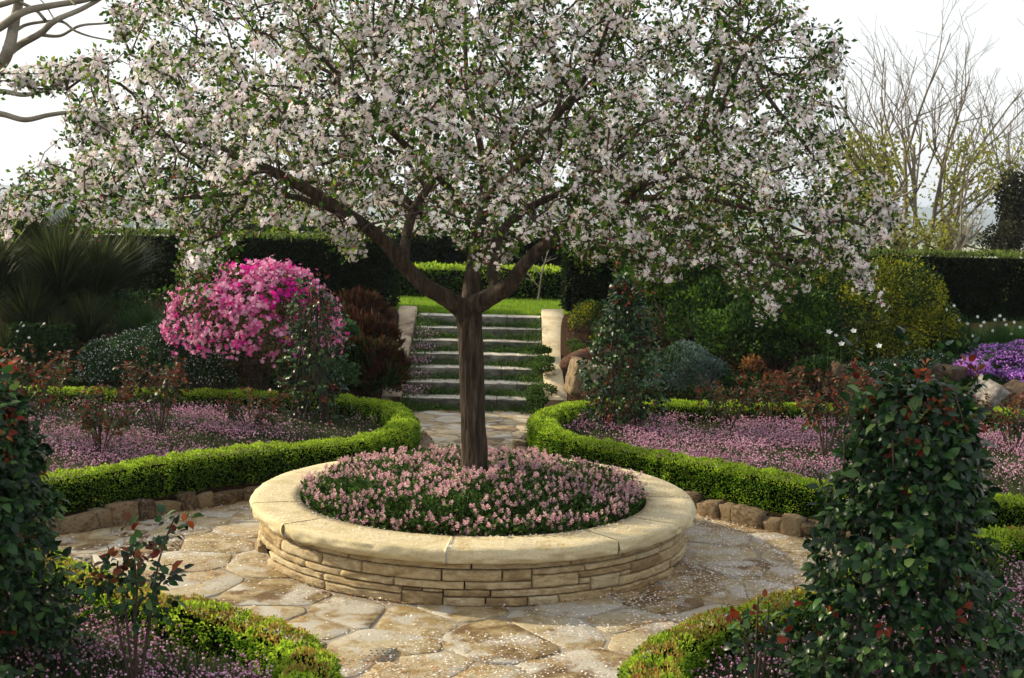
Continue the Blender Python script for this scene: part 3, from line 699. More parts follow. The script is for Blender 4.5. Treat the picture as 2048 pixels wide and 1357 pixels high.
# fallen petals and husks
def fallen(name, label, n, fn, mat, size, parent=None):
    P = fn(n); n = len(P); D = np.stack([np.cos(rng.uniform(0, 6.28, n)), np.sin(rng.uniform(0, 6.28, n)), rng.normal(size=n)*.15], -1)
    up = A_([0, 0, 1.])+rng.normal(size=(n, 3))*.2
    a = Acc(); inst(a, T_PETAL, P, frames(D, np.cross(np.cross(D, up), D)*1.0 if False else np.cross(up, D)*0+np.broadcast_to(A_([0, 0, 1.]), D.shape)+rng.normal(size=(n, 3))*.15), rng.uniform(.6, 1.3, n)*size)
    return link(name, a.mesh(name, [mat]), parent, kind='stuff', label=label, category='petals')
def fr(T): return frames(T)
def onpave(n, edge=0):
    X = rng.uniform(-3.6, 4.2, n*6); Y = rng.uniform(5.6, 13.5, n*6); k = court(X, Y, 0.02); X, Y = X[k], Y[k]
    dn = fbm(np.c_[X*2.2, Y*2.2, 0*X+edge], 3)
    r = np.hypot(X-PC[0], Y-PC[1])
    w_ = np.clip((dn-.38)*5, .10, 1)*(.45+.55*(X > .8)+.3*(Y < 8.2))
    if edge: w_ = np.clip((dn-.5)*7, .02, 1)+np.exp(-(r-RW-.05)/.05)*.9+.25*(X > 1)
    k = rng.uniform(size=len(X)) < w_; X, Y = X[k][:n], Y[k][:n]
    return np.c_[X, Y, np.full(len(X), .024)]
fallen('fallen_petals', 'white blossom petals scattered over the stone paving', 10000, lambda n: onpave(n), LF['fresh'], .017)
fallen('fallen_husks', 'orange brown bud husks gathered in drifts on the paving', 20000, lambda n: onpave(n, 5), LF['husk'], .015)
def oncap(n):
    t = rng.uniform(0, 2*math.pi, n); r = np.sqrt(rng.uniform(RI**2, (RO-.02)**2, n)); return np.c_[PC[0]+r*np.cos(t), PC[1]+r*np.sin(t), np.full(n, HC+.008)]
fallen('fallen_petals', 'white blossom petals lying on the planter cap stones', 3200, oncap, LF['fresh'], .014)

# pink thrift-like flowers of each bed
bl = {'TL': 'mat of tiny pink flowers in the back left bed', 'TR': 'mat of tiny pink flowers in the back right bed',
      'FL': 'tiny pink flowers among rose stems at the bottom left', 'FR': 'tiny pink flowers beside the hedge at the bottom right'}
for k, (x0, x1, y0, y1, nf) in {'TL': (-6.2, -1, 9.3, 15.4, 17000), 'TR': (.4, 6.4, 10.4, 15.4, 24000), 'FL': (-3.6, -.9, 5.3, 8.4, 7000), 'FR': (.7, 4.4, 5.3, 9.5, 9000)}.items():
    def samp(n):
        X = rng.uniform(x0, x1, n*3); Y = rng.uniform(y0, y1, n*3); kk = inpoly(X, Y, POLY[k]); X, Y = X[kk], Y[kk]
        kk = dist_path(X, Y, PATH[k][::6]) > .17; X, Y = X[kk][:n], Y[kk][:n]; return X, Y
    X, Y = samp(int(nf*1.9)); dn = fbm(np.c_[X*1.3, Y*1.3, 0*X+7], 3)
    thin = .35 if k != 'TL' else .35-.35*np.clip((X+2.9)/1.0, 0, 1)
    kk = rng.uniform(size=len(X)) < np.clip((dn-.36)*4.5, .10, 1)*(thin+.65-.25*(k == 'TL')*(X > -2.6)); X, Y = X[kk][:nf], Y[kk][:nf]; n = len(X)
    z = .25+.07*fbm(np.c_[X*4, Y*4, 0*X], 2)+rng.normal(size=n)*.035
    a = Acc(); inst(a, T_BALL, np.c_[X, Y, z], frames(rng.normal(size=(n, 3))), rng.uniform(.011, .022, n), 0)
    X, Y = samp(int(nf*2.0)); n = len(X); D = rng.normal(size=(n, 3))*.5; D[:, 2] = 1
    inst(a, T_THIN, np.c_[X, Y, np.full(n, .13)+rng.uniform(0, .05, n)], frames(D), np.c_[rng.uniform(.08, .15, n), rng.uniform(.08, .16, n), np.full(n, .1)], 1)
    link('pink_bed_flowers', a.mesh('pink_bed_flowers', [LF['thrift'], LF['thriftgreen']]), kind='stuff', label=bl[k], category='flowers')

# ------------------------------------------------------------------ steps
steps = thing('stone_steps', 'seven weathered stone steps rising to the lawn behind the tree', 'steps', (-.5, 17.2, 0))
noseY = [17.2, 17.7, 18.17, 18.62, 19.07, 19.52, 19.97]
for i, y in enumerate(noseY):
    z = .147*(i+1); xs_ = [-1.46, random.uniform(-.9, -.4), .02+random.uniform(-.1, .25), .44] if i % 2 else [-1.46, random.uniform(-.7, .0), .44]
    for a0, a1 in zip(xs_[:-1], xs_[1:]):
        nx_ = 14; X = np.linspace(a0+.004, a1-.004, nx_); pr = [(.0, -.15), (-.004, -.07), (0, -.012), (.012, 0), (.25, .002), (.55, 0), (.55, -.15)]
        V = np.stack([np.stack([X, y+dy+(.014*(fbm(np.c_[X*9, 0*X+q, 0*X+i*3], 2)-.5))*(q < 4), z+dz+.010*(fbm(np.c_[X*6, 0*X+q*.3, 0*X+i*5+50], 2)-.5)*(q in (2, 3, 4))], -1) for q, (dy, dz) in enumerate(pr)])
        m = len(pr); ii = np.arange(m-1)[:, None]; jj = np.arange(nx_-1)[None]; F = np.stack([ii*nx_+jj, ii*nx_+jj+1, (ii+1)*nx_+jj+1, (ii+1)*nx_+jj], -1).reshape(-1, 4)
        e = [A_([[q*nx_ for q in range(m)]]), A_([[q*nx_+nx_-1 for q in range(m)]])]
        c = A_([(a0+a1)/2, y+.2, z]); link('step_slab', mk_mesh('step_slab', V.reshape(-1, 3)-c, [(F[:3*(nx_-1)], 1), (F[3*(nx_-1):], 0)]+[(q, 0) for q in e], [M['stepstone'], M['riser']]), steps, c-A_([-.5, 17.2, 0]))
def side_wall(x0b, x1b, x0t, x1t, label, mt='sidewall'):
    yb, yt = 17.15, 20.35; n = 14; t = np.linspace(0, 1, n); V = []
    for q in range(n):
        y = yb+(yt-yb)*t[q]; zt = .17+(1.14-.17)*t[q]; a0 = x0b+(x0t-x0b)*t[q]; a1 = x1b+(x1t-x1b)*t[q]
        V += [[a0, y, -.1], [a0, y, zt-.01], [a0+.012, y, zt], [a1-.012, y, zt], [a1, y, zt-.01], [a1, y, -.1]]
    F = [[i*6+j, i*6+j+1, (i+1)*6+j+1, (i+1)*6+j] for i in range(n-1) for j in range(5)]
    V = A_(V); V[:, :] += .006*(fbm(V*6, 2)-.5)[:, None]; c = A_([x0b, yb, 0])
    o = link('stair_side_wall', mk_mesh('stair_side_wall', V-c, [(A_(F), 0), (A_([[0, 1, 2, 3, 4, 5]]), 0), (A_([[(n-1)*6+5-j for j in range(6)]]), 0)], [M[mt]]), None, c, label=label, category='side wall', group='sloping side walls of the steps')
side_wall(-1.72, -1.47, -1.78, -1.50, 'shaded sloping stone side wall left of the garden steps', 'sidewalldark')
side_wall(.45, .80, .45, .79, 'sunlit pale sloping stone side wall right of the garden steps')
# plants creeping over the steps
a = Acc(); fl = Acc()
for i, y in enumerate(noseY):
    z = .147*i
    n = 4200; X = rng.uniform(-1.45, .43, n); e = np.minimum(X+1.46, .44-X); w_ = np.clip(1.15-e*1.0, .35, 1)*(fbm(np.c_[X*5, 0*X+i*9, 0*X], 2)+.35)
    k = rng.uniform(size=n) < w_; X = X[k]; e = e[k]; n = len(X)
    bulk = np.clip(1-e/.38, 0, 1)
    Y = y-.02-np.abs(rng.normal(size=n))*(.09+.20*bulk); Z = z+np.abs(rng.normal(size=n))*(.035+.045*bulk)
    inst(a, T_LEAF, np.c_[X, Y, Z], frames(rng.normal(size=(n, 3))*.7+A_([0, -.5, .6])), rng.uniform(.02, .04, n))
    if i in (1, 2, 3, 4, 5):
        n = 110 if i != 3 else 190; X = rng.normal(-1.32, .10, n); Y = y-.1-np.abs(rng.normal(size=n))*.1; Z = z+.07+rng.normal(size=n)*.03
        inst(fl, T_BALL, np.c_[X, Y, Z], frames(rng.normal(size=(n, 3))), rng.uniform(.02, .032, n), 1)
inst(fl, T_LEAF, np.zeros((1, 3))+A_([-1.3, 17.2, .02]), frames(np.ones((1, 3))), A_([.01]), 0)
link('creeping_plants', a.mesh('creeping_plants', [LF['mat']]), kind='stuff', label='green creeping mat growing on the risers of the stone steps', category='ground cover')
link('step_flowers', fl.mesh('step_flowers', [LF['mat'], LF['thrift']]), kind='stuff', label='lilac flowers spilling over the left ends of the steps', category='flowers')
a = Acc()
for (px, py, Y, s) in [(1085, 780, 17.35, .2), (1085, 735, 17.9, .17), (1085, 700, 18.5, .13), (1090, 720, 18.1, .14), (1075, 800, 17.15, .14)]:
    c = PY(px, py, Y); n = 900; q = rng.normal(size=(n, 3)); q /= np.linalg.norm(q, axis=1, keepdims=True); q *= A_([s, s*.8, s*.4])*rng.uniform(.6, 1, (n, 1))
    inst(a, T_LEAF, c+q, frames(q+rng.normal(size=(n, 3))*.1), rng.uniform(.02, .04, n))
link('spreading_juniper', a.mesh('spreading_juniper', [LF['mat']], PY(1085, 790, 17.3)), None, PY(1085, 790, 17.3), kind='stuff', label='green cushion plants spreading over the right ends of the steps', category='ground cover')

# lawn above the steps
V = A_([[-7, 20.42, 1.03], [6, 20.42, 1.03], [9, 25.5, 1.03], [-9, 25.5, 1.03]]); link('lawn', mk_mesh('lawn', V, [(A_([[0, 1, 2, 3]]), 0)], [M['lawn']]), kind='structure')
n = 26000; X = rng.uniform(-3, 2.2, n); Y = 20.4+3.2*rng.uniform(0, 1, n)**1.3; D = rng.normal(size=(n, 3))*.35; D[:, 2] = 1
a = Acc(); inst(a, T_THIN, np.c_[X, Y, np.full(n, 1.02)], frames(D), np.c_[rng.uniform(.05, .10, n), np.full(n, .18), np.full(n, .1)])
link('grass', a.mesh('grass', [LF['grass']]), kind='stuff', label='sunlit green grass at the top of the steps', category='grass')

# ------------------------------------------------------------------ tall hedges
def tall_hedge(label, path, wid, z0, z1, mats, size, dens, lump=.05, grp='tall clipped hedges round the garden'):
    o_ = (path[0][0], path[0][1], z0); h = thing('tall_hedge', label, 'hedge', o_, grp)
    hedge_foliage(h, path, wid, z0, z1, mats, size, dens, lump, off=o_, round_=.06)
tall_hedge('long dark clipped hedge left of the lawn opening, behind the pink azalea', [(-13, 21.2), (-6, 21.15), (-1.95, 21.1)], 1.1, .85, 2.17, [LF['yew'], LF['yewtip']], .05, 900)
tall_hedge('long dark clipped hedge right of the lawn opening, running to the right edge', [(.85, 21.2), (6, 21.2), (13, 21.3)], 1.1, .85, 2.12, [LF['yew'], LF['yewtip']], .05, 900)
tall_hedge('low leafy hedge lit by sun across the back of the lawn', [(-5, 24.2), (5, 24.2)], .8, 1.0, 1.58, [LF['laurel'], LF['boxtip']], .06, 900)
tall_hedge('dark tall hedge seen behind the low hedge through the opening', [(-7, 27.5), (7, 27.5)], 1.2, .95, 2.15, [LF['yew'], LF['yew']], .08, 420)
# ------------------------------------------------------------------ crab apple
tree = thing('crab_apple_tree', 'spreading crab apple tree covered in white blossom growing from the round planter', 'tree', (PC[0], PC[1], .4))
TO = A_([PC[0], PC[1], .4])
def pl(pts, radii, per=8):
    P = spline([PY(x, y, Y) for x, y, Y in pts], per); R = np.interp(np.linspace(0, 1, len(P)), np.linspace(0, 1, len(radii)), radii); return P, R
tr = spline([(PC[0], PC[1]+.02, .3), PY(949, 900, 10.27), PY(945, 800, 10.26), PY(942, 700, 10.25), PY(939, 640, 10.25), PY(938, 600, 10.27)], 12)
trr_ = np.interp(np.linspace(0, 1, len(tr)), [0, .1, .3, .7, .9, 1], [.145, .108, .098, .094, .104, .090])
a = Acc(); tubes(a, [(tr, trr_)], 56, 0, .16); link('trunk', a.mesh('trunk', [M['bark']], TO, True), tree)
LIMBS = [
 ([(932, 625, 10.2), (895, 598, 10.12), (850, 572, 10.05), (808, 530, 10.0), (762, 478, 9.95), (690, 425, 9.85), (600, 372, 9.75), (490, 318, 9.6), (400, 292, 9.5), (300, 262, 9.4)], [.085, .07, .062, .058, .052, .048, .042, .032, .022, .012]),
 ([(806, 525, 10.0), (812, 480, 10.15), (826, 425, 10.35), (850, 385, 10.5), (868, 360, 10.6), (905, 280, 10.8), (900, 180, 11.0), (880, 60, 11.1)], [.05, .042, .038, .034, .03, .025, .02, .012]),
 ([(868, 455, 10.8), (838, 425, 10.8), (812, 398, 10.8), (760, 350, 11.1), (700, 270, 11.5), (640, 190, 11.8)], [.03, .028, .026, .022, .018, .012]),
 ([(940, 610, 10.3), (947, 540, 10.35), (955, 470, 10.5), (968, 400, 10.7), (962, 300, 11.1), (940, 200, 11.3), (930, 80, 11.4), (935, -60, 11.5)], [.08, .066, .05, .04, .03, .022, .016, .01]),
 ([(948, 612, 10.2), (985, 592, 10.1), (1018, 572, 10.05), (1050, 528, 10.0), (1098, 484, 9.9), (1148, 452, 9.8), (1240, 400, 9.7), (1340, 330, 9.6), (1430, 240, 9.5), (1500, 130, 9.5)], [.085, .07, .062, .052, .046, .040, .034, .026, .018, .01]),
 ([(990, 590, 10.15), (985, 520, 10.4), (1010, 455, 10.6), (1060, 415, 10.7), (1110, 390, 10.8), (1200, 340, 11.1), (1320, 260, 11.5), (1420, 190, 11.8)], [.045, .04, .036, .032, .03, .026, .02, .012]),
 ([(1240, 400, 9.7), (1330, 395, 9.5), (1430, 400, 9.3), (1530, 430, 9.2), (1620, 470, 9.1)], [.025, .022, .018, .014, .008]),
 ([(955, 470, 10.4), (900, 380, 9.8), (820, 300, 9.2), (720, 200, 8.7), (640, 110, 8.4)], [.035, .03, .025, .018, .01]),
 ([(968, 400, 10.4), (1040, 330, 9.6), (1110, 240, 8.9), (1180, 140, 8.5), (1220, 40, 8.3)], [.035, .03, .025, .018, .01]),
 ([(762, 478, 9.95), (640, 410, 9.4), (520, 385, 9.0), (400, 395, 8.8), (260, 400, 8.7)], [.026, .022, .018, .014, .008]),
 ([(1430, 240, 9.5), (1500, 90, 9.4), (1560, 40, 9.3)], [.016, .012, .008]),
 ([(1400, 270, 9.6), (1460, 85, 9.7), (1540, 200, 9.2), (1640, 330, 9.0)], [.02, .02, .015, .008]),
]
nodesP = []; nodesD = []; nodesR = []; parent = []; 
for pts, rad in LIMBS:
    P, R = pl(pts, rad)
    a = Acc(); tubes(a, [(P, R)], 12, 0, .07); link('limb', a.mesh('limb', [M['bark']], TO, True), tree)
    d = np.linalg.norm(P-tr[-1], axis=1)
    for q in range(6, len(P), 2): nodesP.append(P[q]); nodesD.append(d[q]); parent.append(-1)
OUT = [(-30, 395), (45, 345), (100, 318), (160, 300), (140, 250), (128, 215), (165, 190), (110, 178), (30, 172), (-30, 165), (-30, 140), (60, 128), (150, 118), (215, 85), (245, 45), (225, -20), (260, -300), (1600, -300), (1615, 20), (1650, 60),
       (1688, 90), (1672, 130), (1660, 190), (1690, 240), (1690, 330), (1760, 340), (1772, 400), (1810, 450), (1795, 480), (1745, 500), (1755, 580), (1715, 590), (1690, 520), (1640, 570), (1600, 600), (1540, 628), (1500, 590), (1450, 575), (1420, 520),
       (1350, 560), (1300, 575), (1250, 500), (1190, 530), (1130, 490), (1060, 470), (1010, 530), (975, 555), (950, 530), (900, 470), (850, 470), (800, 455), (740, 475), (700, 510), (640, 455), (560, 470), (520, 440), (470, 455), (450, 490), (430, 545), (370, 585), (350, 560), (355, 480), (310, 440),
       (230, 455), (185, 470), (150, 410), (90, 430), (50, 475), (-30, 480)]
TG = []
c0 = A_([-.25, 10.2])
while len(TG) < 4900:
    p = A_([random.uniform(-4.6, 3.6), random.uniform(6.9, 13.4), random.uniform(1.3, 5.4)])
    dx = (p[0]-c0[0])/(4.4 if p[0] < c0[0] else 3.35); dy = (p[1]-c0[1])/3.2; dz = (p[2]-2.4)/2.9
    rr = math.hypot(dx, dy)
    if rr*rr+max(dz, 0)**2 > 1: continue
    lowz = 2.25-.9*max(0, rr-.45)/.55-.1
    if p[2] < lowz: continue
    x, y = proj(p)
    if not inpoly(A_([x]), A_([y]), OUT)[0]: continue
    dens = 1.0
    if vn(p*1.5+3.3) < .34: dens = .35
    if x < 700: dens *= .55+.45*max(0, (x-250)/450)
    if rr < .5: dens *= .6
    if random.random() > dens: continue
    TG.append(p)
# hand-placed hanging strands of the outline
for strand in [[(470, 440, 8.9), (455, 470, 8.85), (430, 500, 8.8), (410, 530, 8.8), (385, 560, 8.8), (368, 578, 8.8)], [(180, 330, 8.6), (120, 380, 8.6), (60, 420, 8.6), (20, 440, 8.6)],
               [(250, 320, 8.7), (220, 390, 8.7), (190, 430, 8.7), (175, 455, 8.7)], [(160, 150, 9.2), (100, 150, 9.2), (40, 155, 9.2), (0, 160, 9.2)], [(200, 240, 9.0), (165, 230, 9.0), (150, 290, 9.0)],
               [(1480, 560, 8.5), (1510, 590, 8.5), (1540, 615, 8.5)], [(1720, 480, 8.9), (1725, 540, 8.9), (1730, 585, 8.9)], [(1650, 120, 9.4), (1675, 95, 9.4), (1665, 140, 9.4)], [(1270, 500, 9.1), (1290, 540, 9.1), (1310, 570, 9.1), (1325, 560, 9.1)],
               [(955, 500, 9.9), (985, 530, 9.8), (985, 555, 9.8)], [(1160, 500, 9.4), (1175, 520, 9.4)], [(250, 60, 9.4), (235, 20, 9.4)], [(700, 480, 9.5), (705, 500, 9.5)], [(1765, 410, 9.0), (1790, 445, 9.0), (1760, 470, 9.0)]]:
    for x, y, Y in strand:
        for _ in range(7): TG.append(PY(x, y, Y)+rng.normal(size=3)*.05)
TG = A_(TG)
NP = A_(nodesP); ND = A_(nodesD)
from_limb = np.linalg.norm(TG[:, None]-NP[None], axis=2).min(1)
order = np.argsort(from_limb)
NPl = list(NP); 
allP = np.zeros((len(NP)+len(TG), 3)); allP[:len(NP)] = NP; allD = np.zeros(len(allP)); allD[:len(NP)] = ND; cnt = len(NP); par = np.full(len(allP), -1)
for q in order:
    p = TG[q]; dd = np.linalg.norm(allP[:cnt]-p, axis=1); k = int(np.argmin(dd+.22*allD[:cnt])); par[cnt] = k; allP[cnt] = p; allD[cnt] = allD[k]+dd[k]; cnt += 1
desc = np.ones(len(allP))
for q in range(cnt-1, len(NP)-1, -1): desc[par[q]] += desc[q]
paths = []; CP = []; CT = []
for q in range(len(NP), cnt):
    a0, b0 = allP[par[q]], allP[q]; L_ = np.linalg.norm(b0-a0)
    if L_ < 1e-4: continue
    ns = max(3, int(L_/.12)+2); t = np.linspace(0, 1, ns)[:, None]
    off = rng.normal(size=3)*L_*.10+A_([0, 0, L_*.10]); P = a0+(b0-a0)*t+off*np.sin(math.pi*t)
    r0 = .0017*math.sqrt(desc[q])+.0012; r1 = .0017*math.sqrt(max(1, desc[q]-1))+.0010
    paths.append((P, np.linspace(r0, r1, ns)))
    m = max(1, int(L_/.085)); tt = rng.uniform(.1, 1, m)
    for z in tt:
        if desc[q] < 60: CP.append(P[min(ns-1, int(z*(ns-1)+.5))]+rng.normal(size=3)*.02)
    CP.append(b0)
a = Acc(); tubes(a, paths, 4, 0); link('twigs', a.mesh('twigs', [M['twig']], TO), tree, kind='stuff')
CP = A_(CP)
# the main limbs stay clear of blossom where they leave the trunk
LM = np.concatenate([pl(*LIMBS[q], 16)[0][6:(105 if q == 0 else 62)] for q in (0, 1, 4, 5)])
dl = np.full(len(CP), 9.)
lx, ly = proj(LM); cx_, cy_ = proj(CP)
for q in range(0, len(LM), 2):
    front = CP[:, 1] < LM[q, 1]+.05
    dl = np.where(front, np.minimum(dl, np.hypot(cx_-lx[q], cy_-ly[q])/30), dl)
CP = CP[(dl > 1) | (rng.uniform(size=len(CP)) < .12)]
Wt = .6*vn(CP*2.6+9)+.4*vn(CP*7+3)                      # blossom or leafier
nfl = np.where(Wt-.05*(CP[:, 0] > .8) > .46, rng.integers(8, 15, len(CP)), rng.integers(0, 3, len(CP)))
idx = np.repeat(np.arange(len(CP)), nfl); C = CP[idx]; n = len(C)
dirr = rng.normal(size=(n, 3)); dirr /= np.linalg.norm(dirr, axis=1, keepdims=True)
outw = C-A_([-.25, 10.25, 2.6]); outw /= np.linalg.norm(outw, axis=1, keepdims=True)
P = C+dirr*rng.uniform(.015, .045, n)[:, None]
Nn = dirr+outw*.5+rng.normal(size=(n, 3))*.3
x, y = proj(P)
k = inpoly(x, y, [(x_*1., y_*1.) for x_, y_ in OUT]) | (rng.uniform(size=n) < .5)
P, Nn = P[k], Nn[k]; n = len(P)
print('blossoms', n)
pieces(tree, 'blossom', 'blossoms', tmesh('blossom', T_FLOW, [LF['blossom']]), T_FLOW, [LF['blossom']], np.zeros(n, int), P, frames(Nn), rng.uniform(.0130, .0190, n), 300, off=TO)
def around(CP, lo, hi, spread):
    m = rng.integers(lo, hi, len(CP)); C = CP[np.repeat(np.arange(len(CP)), m)]; d = rng.normal(size=C.shape); d /= np.linalg.norm(d, axis=1, keepdims=True); return C+d*rng.uniform(0, spread, len(C))[:, None], d
P, d = around(CP, 3, 8, .07); n = len(P); a = Acc()
mi = np.where(rng.uniform(size=n) < .035, 1, 0)
D = d+A_([0, 0, -.1])+rng.normal(size=(n, 3))*.3; S = rng.uniform(.028, .055, n)
R = frames(D)
inst(a, T_LEAF, P[mi == 0], R[mi == 0], S[mi == 0], 0); inst(a, T_LEAF, P[mi == 1], R[mi == 1], S[mi == 1]*.7, 1)
link('leaves', a.mesh('leaves', [LF['apple'], LF['rust']], TO), tree, kind='stuff'); print('leaves', n)
P, d = around(CP, 0, 2, .06); n = len(P); a = Acc(); inst(a, T_BALL, P, frames(d), rng.uniform(.010, .018, n))
link('buds', a.mesh('buds', [LF['bud']], TO), tree, kind='stuff')

# ------------------------------------------------------------------ roses
T_ROSES = tmesh('leaf', T_ROSE, [LF['rose'], LF['rosered']]); T_BRZ = tmesh('leaf', T_ROSE, [LF['mid'], LF['bronze']])
POSTM = None
def spray(C, D, size, k=5):
    """compound rose leaves: k leaflets on a short rachis"""
    n = len(C); D = D/np.linalg.norm(D, axis=1, keepdims=True)
    R = frames(D); Y = R[:, :, 1]
    Ps = []; Ds = []; Ss = []
    lay = [(1.6, 0, 1), (1.15, .55, .8), (1.15, -.55, .8), (.5, .5, .65), (.5, -.5, .65)][:k]
    for (u, v, s) in lay:
        Ps.append(C+D*(u*size)[:, None]*.62+Y*(v*.22*size)[:, None]); Ds.append(D*(1 if v == 0 else .5)+Y*v*1.6+A_([0, 0, -.25])); Ss.append(size*s)
    return np.concatenate(Ps), np.concatenate(Ds), np.concatenate(Ss)
def pillar(name, label, c, h, rb, rt, nspray, size, nparts, redfrac=.05, group='climbing roses trained up pillar frames', seed=0, profile=None):
    root = thing(name, label, 'climbing rose', c, group); c = A_(c)
    # frame: four legs leaning in, two hoops
    for k in range(4):
        t = k*math.pi/2+.5; a = Acc(); tubes(a, [(A_([[rb*.72*math.cos(t), rb*.72*math.sin(t), 0], [rt*.5*math.cos(t), rt*.5*math.sin(t), h*.97]]), A_([.011, .009]))], 6); link('post', a.mesh('post', [M['post']]), root)
    canes = []
    for k in range(9):
        t0 = random.uniform(0, 6.28); tw = random.uniform(-2.5, 2.5); q = np.linspace(0, 1, 12); rr = (rb*.5+(rt-rb*.5)*q)+.05*np.sin(q*9+k)
        canes.append((np.c_[rr*np.cos(t0+tw*q), rr*np.sin(t0+tw*q), q*h*random.uniform(.8, 1.03)], np.linspace(.011, .004, 12)))
    for q in canes: a = Acc(); tubes(a, [q], 5); link('cane', a.mesh('cane', [M['twig']]), root)
    u = rng.uniform(0, 1, nspray)**.85; t = rng.uniform(0, 2*math.pi, nspray)
    rmax = rb+(rt-rb)*u if profile is None else np.interp(u, profile[0], profile[1])
    P = np.stack([np.cos(t), np.sin(t), u*h/1], -1); lump = .55+.9*fbm(np.c_[np.cos(t)*1.6, np.sin(t)*1.6, u*h*3.2+seed], 3)
    r = rmax*lump*np.where(rng.uniform(size=nspray) < .45, rng.uniform(.3, 1, nspray), rng.uniform(.85, 1.05, nspray))
    C = np.stack([np.cos(t)*r, np.sin(t)*r, u*h+rng.normal(size=nspray)*.03+.03], -1)+c
    D = np.stack([np.cos(t), np.sin(t), rng.normal(size=nspray)*.5+.15], -1)+rng.normal(size=(nspray, 3))*.45
    # a few shoots standing clear of the top and sides
    ns = max(8, nspray//45); t2 = rng.uniform(0, 6.28, ns); up = c+np.stack([np.cos(t2)*rt*.9, np.sin(t2)*rt*.9, h*rng.uniform(.88, 1.13, ns)], -1)
    C = np.concatenate([C, up]); D = np.concatenate([D, np.stack([np.cos(t2), np.sin(t2), 1+0*t2], -1)])
    sz = rng.uniform(.75, 1.2, len(C))*size; Pl, Dl, Sl = spray(C, D, sz)
    young = (rng.uniform(size=len(C)) < redfrac+.25*np.clip((C[:, 2]-c[2]-h*.8)/(h*.25), 0, 1)); mi = np.tile(young.astype(int), 5)
    Sl = np.where(mi == 1, Sl*.72, Sl)
    # leaf faces outward and up: normal in the plane of world up
    tw = np.cross(Dl, np.tile(np.stack([np.cos(t), np.sin(t), .9+0*t], -1), (1, 1))[:0].reshape(0, 3)) if False else None
    Nw = Pl-c; Nw[:, 2] = .45*np.hypot(Nw[:, 0], Nw[:, 1])+.1; Nw /= np.linalg.norm(Nw, axis=1, keepdims=True); Nw += rng.normal(size=Nw.shape)*.35
    R = face_frames(Dl, Nw)
    pieces(root, 'leaf', 'foliage', T_ROSES, T_ROSE, [LF['rose'], LF['rosered']], mi, Pl, R, Sl, nparts, off=c)
    return root
def face_frames(X, N):
    X = X/np.linalg.norm(X, axis=1, keepdims=True); Z = N-X*(N*X).sum(1, keepdims=True); Z /= np.maximum(np.linalg.norm(Z, axis=1, keepdims=True), 1e-6); return np.stack([X, np.cross(Z, X), Z], 2)
pr = PZ(1810, 1380, .1); 
pillar('pillar_rose', 'large leafy climbing rose pillar in the right foreground with red young shoots', (2.03, 6.45, .12), 1.70, .50, .30, 1900, .066, 300, .03, seed=1, profile=([0, .35, .62, .8, .92, 1], [.58, .46, .35, .27, .20, .10]))
pillar('pillar_rose', 'dark leafy climbing rose pillar cut by the left edge of the foreground', (-2.84, 6.6, .12), 1.50, .52, .26, 2300, .066, 300, .03, seed=5, profile=([0, .4, .7, .9, 1], [.56, .46, .36, .30, .14]))
pillar('pillar_rose', 'slim climbing rose on a black frame right of the steps', (1.27, 14.7, .13), 1.75, .44, .12, 900, .062, 0, .10, seed=8, profile=([0, .3, .55, .8, 1], [.30, .44, .33, .19, .07]))
pillar('pillar_rose', 'sparse climbing rose in front of the pink azalea', (-2.24, 14.65, .13), 1.62, .40, .12, 420, .06, 0, .08, seed=12, profile=([0, .3, .6, .85, 1], [.34, .36, .27, .24, .10]))

def rose_bush(label, x, y, h, wid, ncane, nspray, size, nparts, z=.13, mats=('mid', 'bronze'), top=.55, meshes=None):
    root = thing('rose_bush', label, 'rose bush', (x, y, z), 'rose bushes in the flower beds'); c = A_([x, y, z]); tips = []
    for k in range(ncane):
        t = k*2*math.pi/ncane+random.uniform(-.4, .4); sp = wid*random.uniform(.45, 1); q = np.linspace(0, 1, 7)[:, None]
        e = A_([math.cos(t)*sp, math.sin(t)*sp, h*random.uniform(.72, 1)]); P = e*q+A_([0, 0, h*.12])*np.sin(q*math.pi)+rng.normal(size=(7, 3))*.008*q
        a = Acc(); tubes(a, [(P, np.linspace(.009, .004, 7))], 5); link('cane', a.mesh('cane', [M['twig']]), root); tips.append(P)
    T = A_(tips); k = rng.integers(0, ncane, nspray); u = rng.uniform(.42, 1.02, nspray)**.8*6; i0 = np.clip(u.astype(int), 0, 5); f = (u-i0)[:, None]
    C = T[k, i0]*(1-f)+T[k, i0+1]*f+rng.normal(size=(nspray, 3))*wid*.14+c
    D = C-c-A_([0, 0, h*.6]); D = D/np.maximum(np.linalg.norm(D, axis=1, keepdims=True), .01)+rng.normal(size=(nspray, 3))*.6
    P, Dl, S = spray(C, D, rng.uniform(.7, 1.15, nspray)*size); Nw = rng.normal(size=P.shape)*.5+A_([0, -.3, 1])
    pb = np.clip((P[:, 2]-z)/h-top+.4, .05, .9); mi = (rng.uniform(size=len(P)) < pb).astype(int)
    ml = [LF[m] for m in mats]; pieces(root, 'leaf', 'foliage', meshes or T_BRZ, T_ROSE, ml, mi, P, face_frames(Dl, Nw), S, nparts, off=c)
def bush_at(label, bx, by, ty, wpx, ncane, nspray, size, nparts=0, **kw):
    p = PZ(bx, by, .13); s = CF/p[1]; rose_bush(label, p[0], p[1], (by-ty)/s*1.1, wpx/s/2*1.1, ncane, int(nspray*1.9), size*1.1, nparts, **kw)
bush_at('bronze-leaved rose bush at the left edge behind the foreground pillar', 55, 905, 722, 190, 8, 150, .06)
bush_at('small bronze rose bush on bare stems, second from the left in the back left bed', 200, 930, 800, 120, 7, 60, .055)
bush_at('tallest bronze rose bush in the middle of the back left bed', 318, 895, 745, 150, 8, 110, .055)
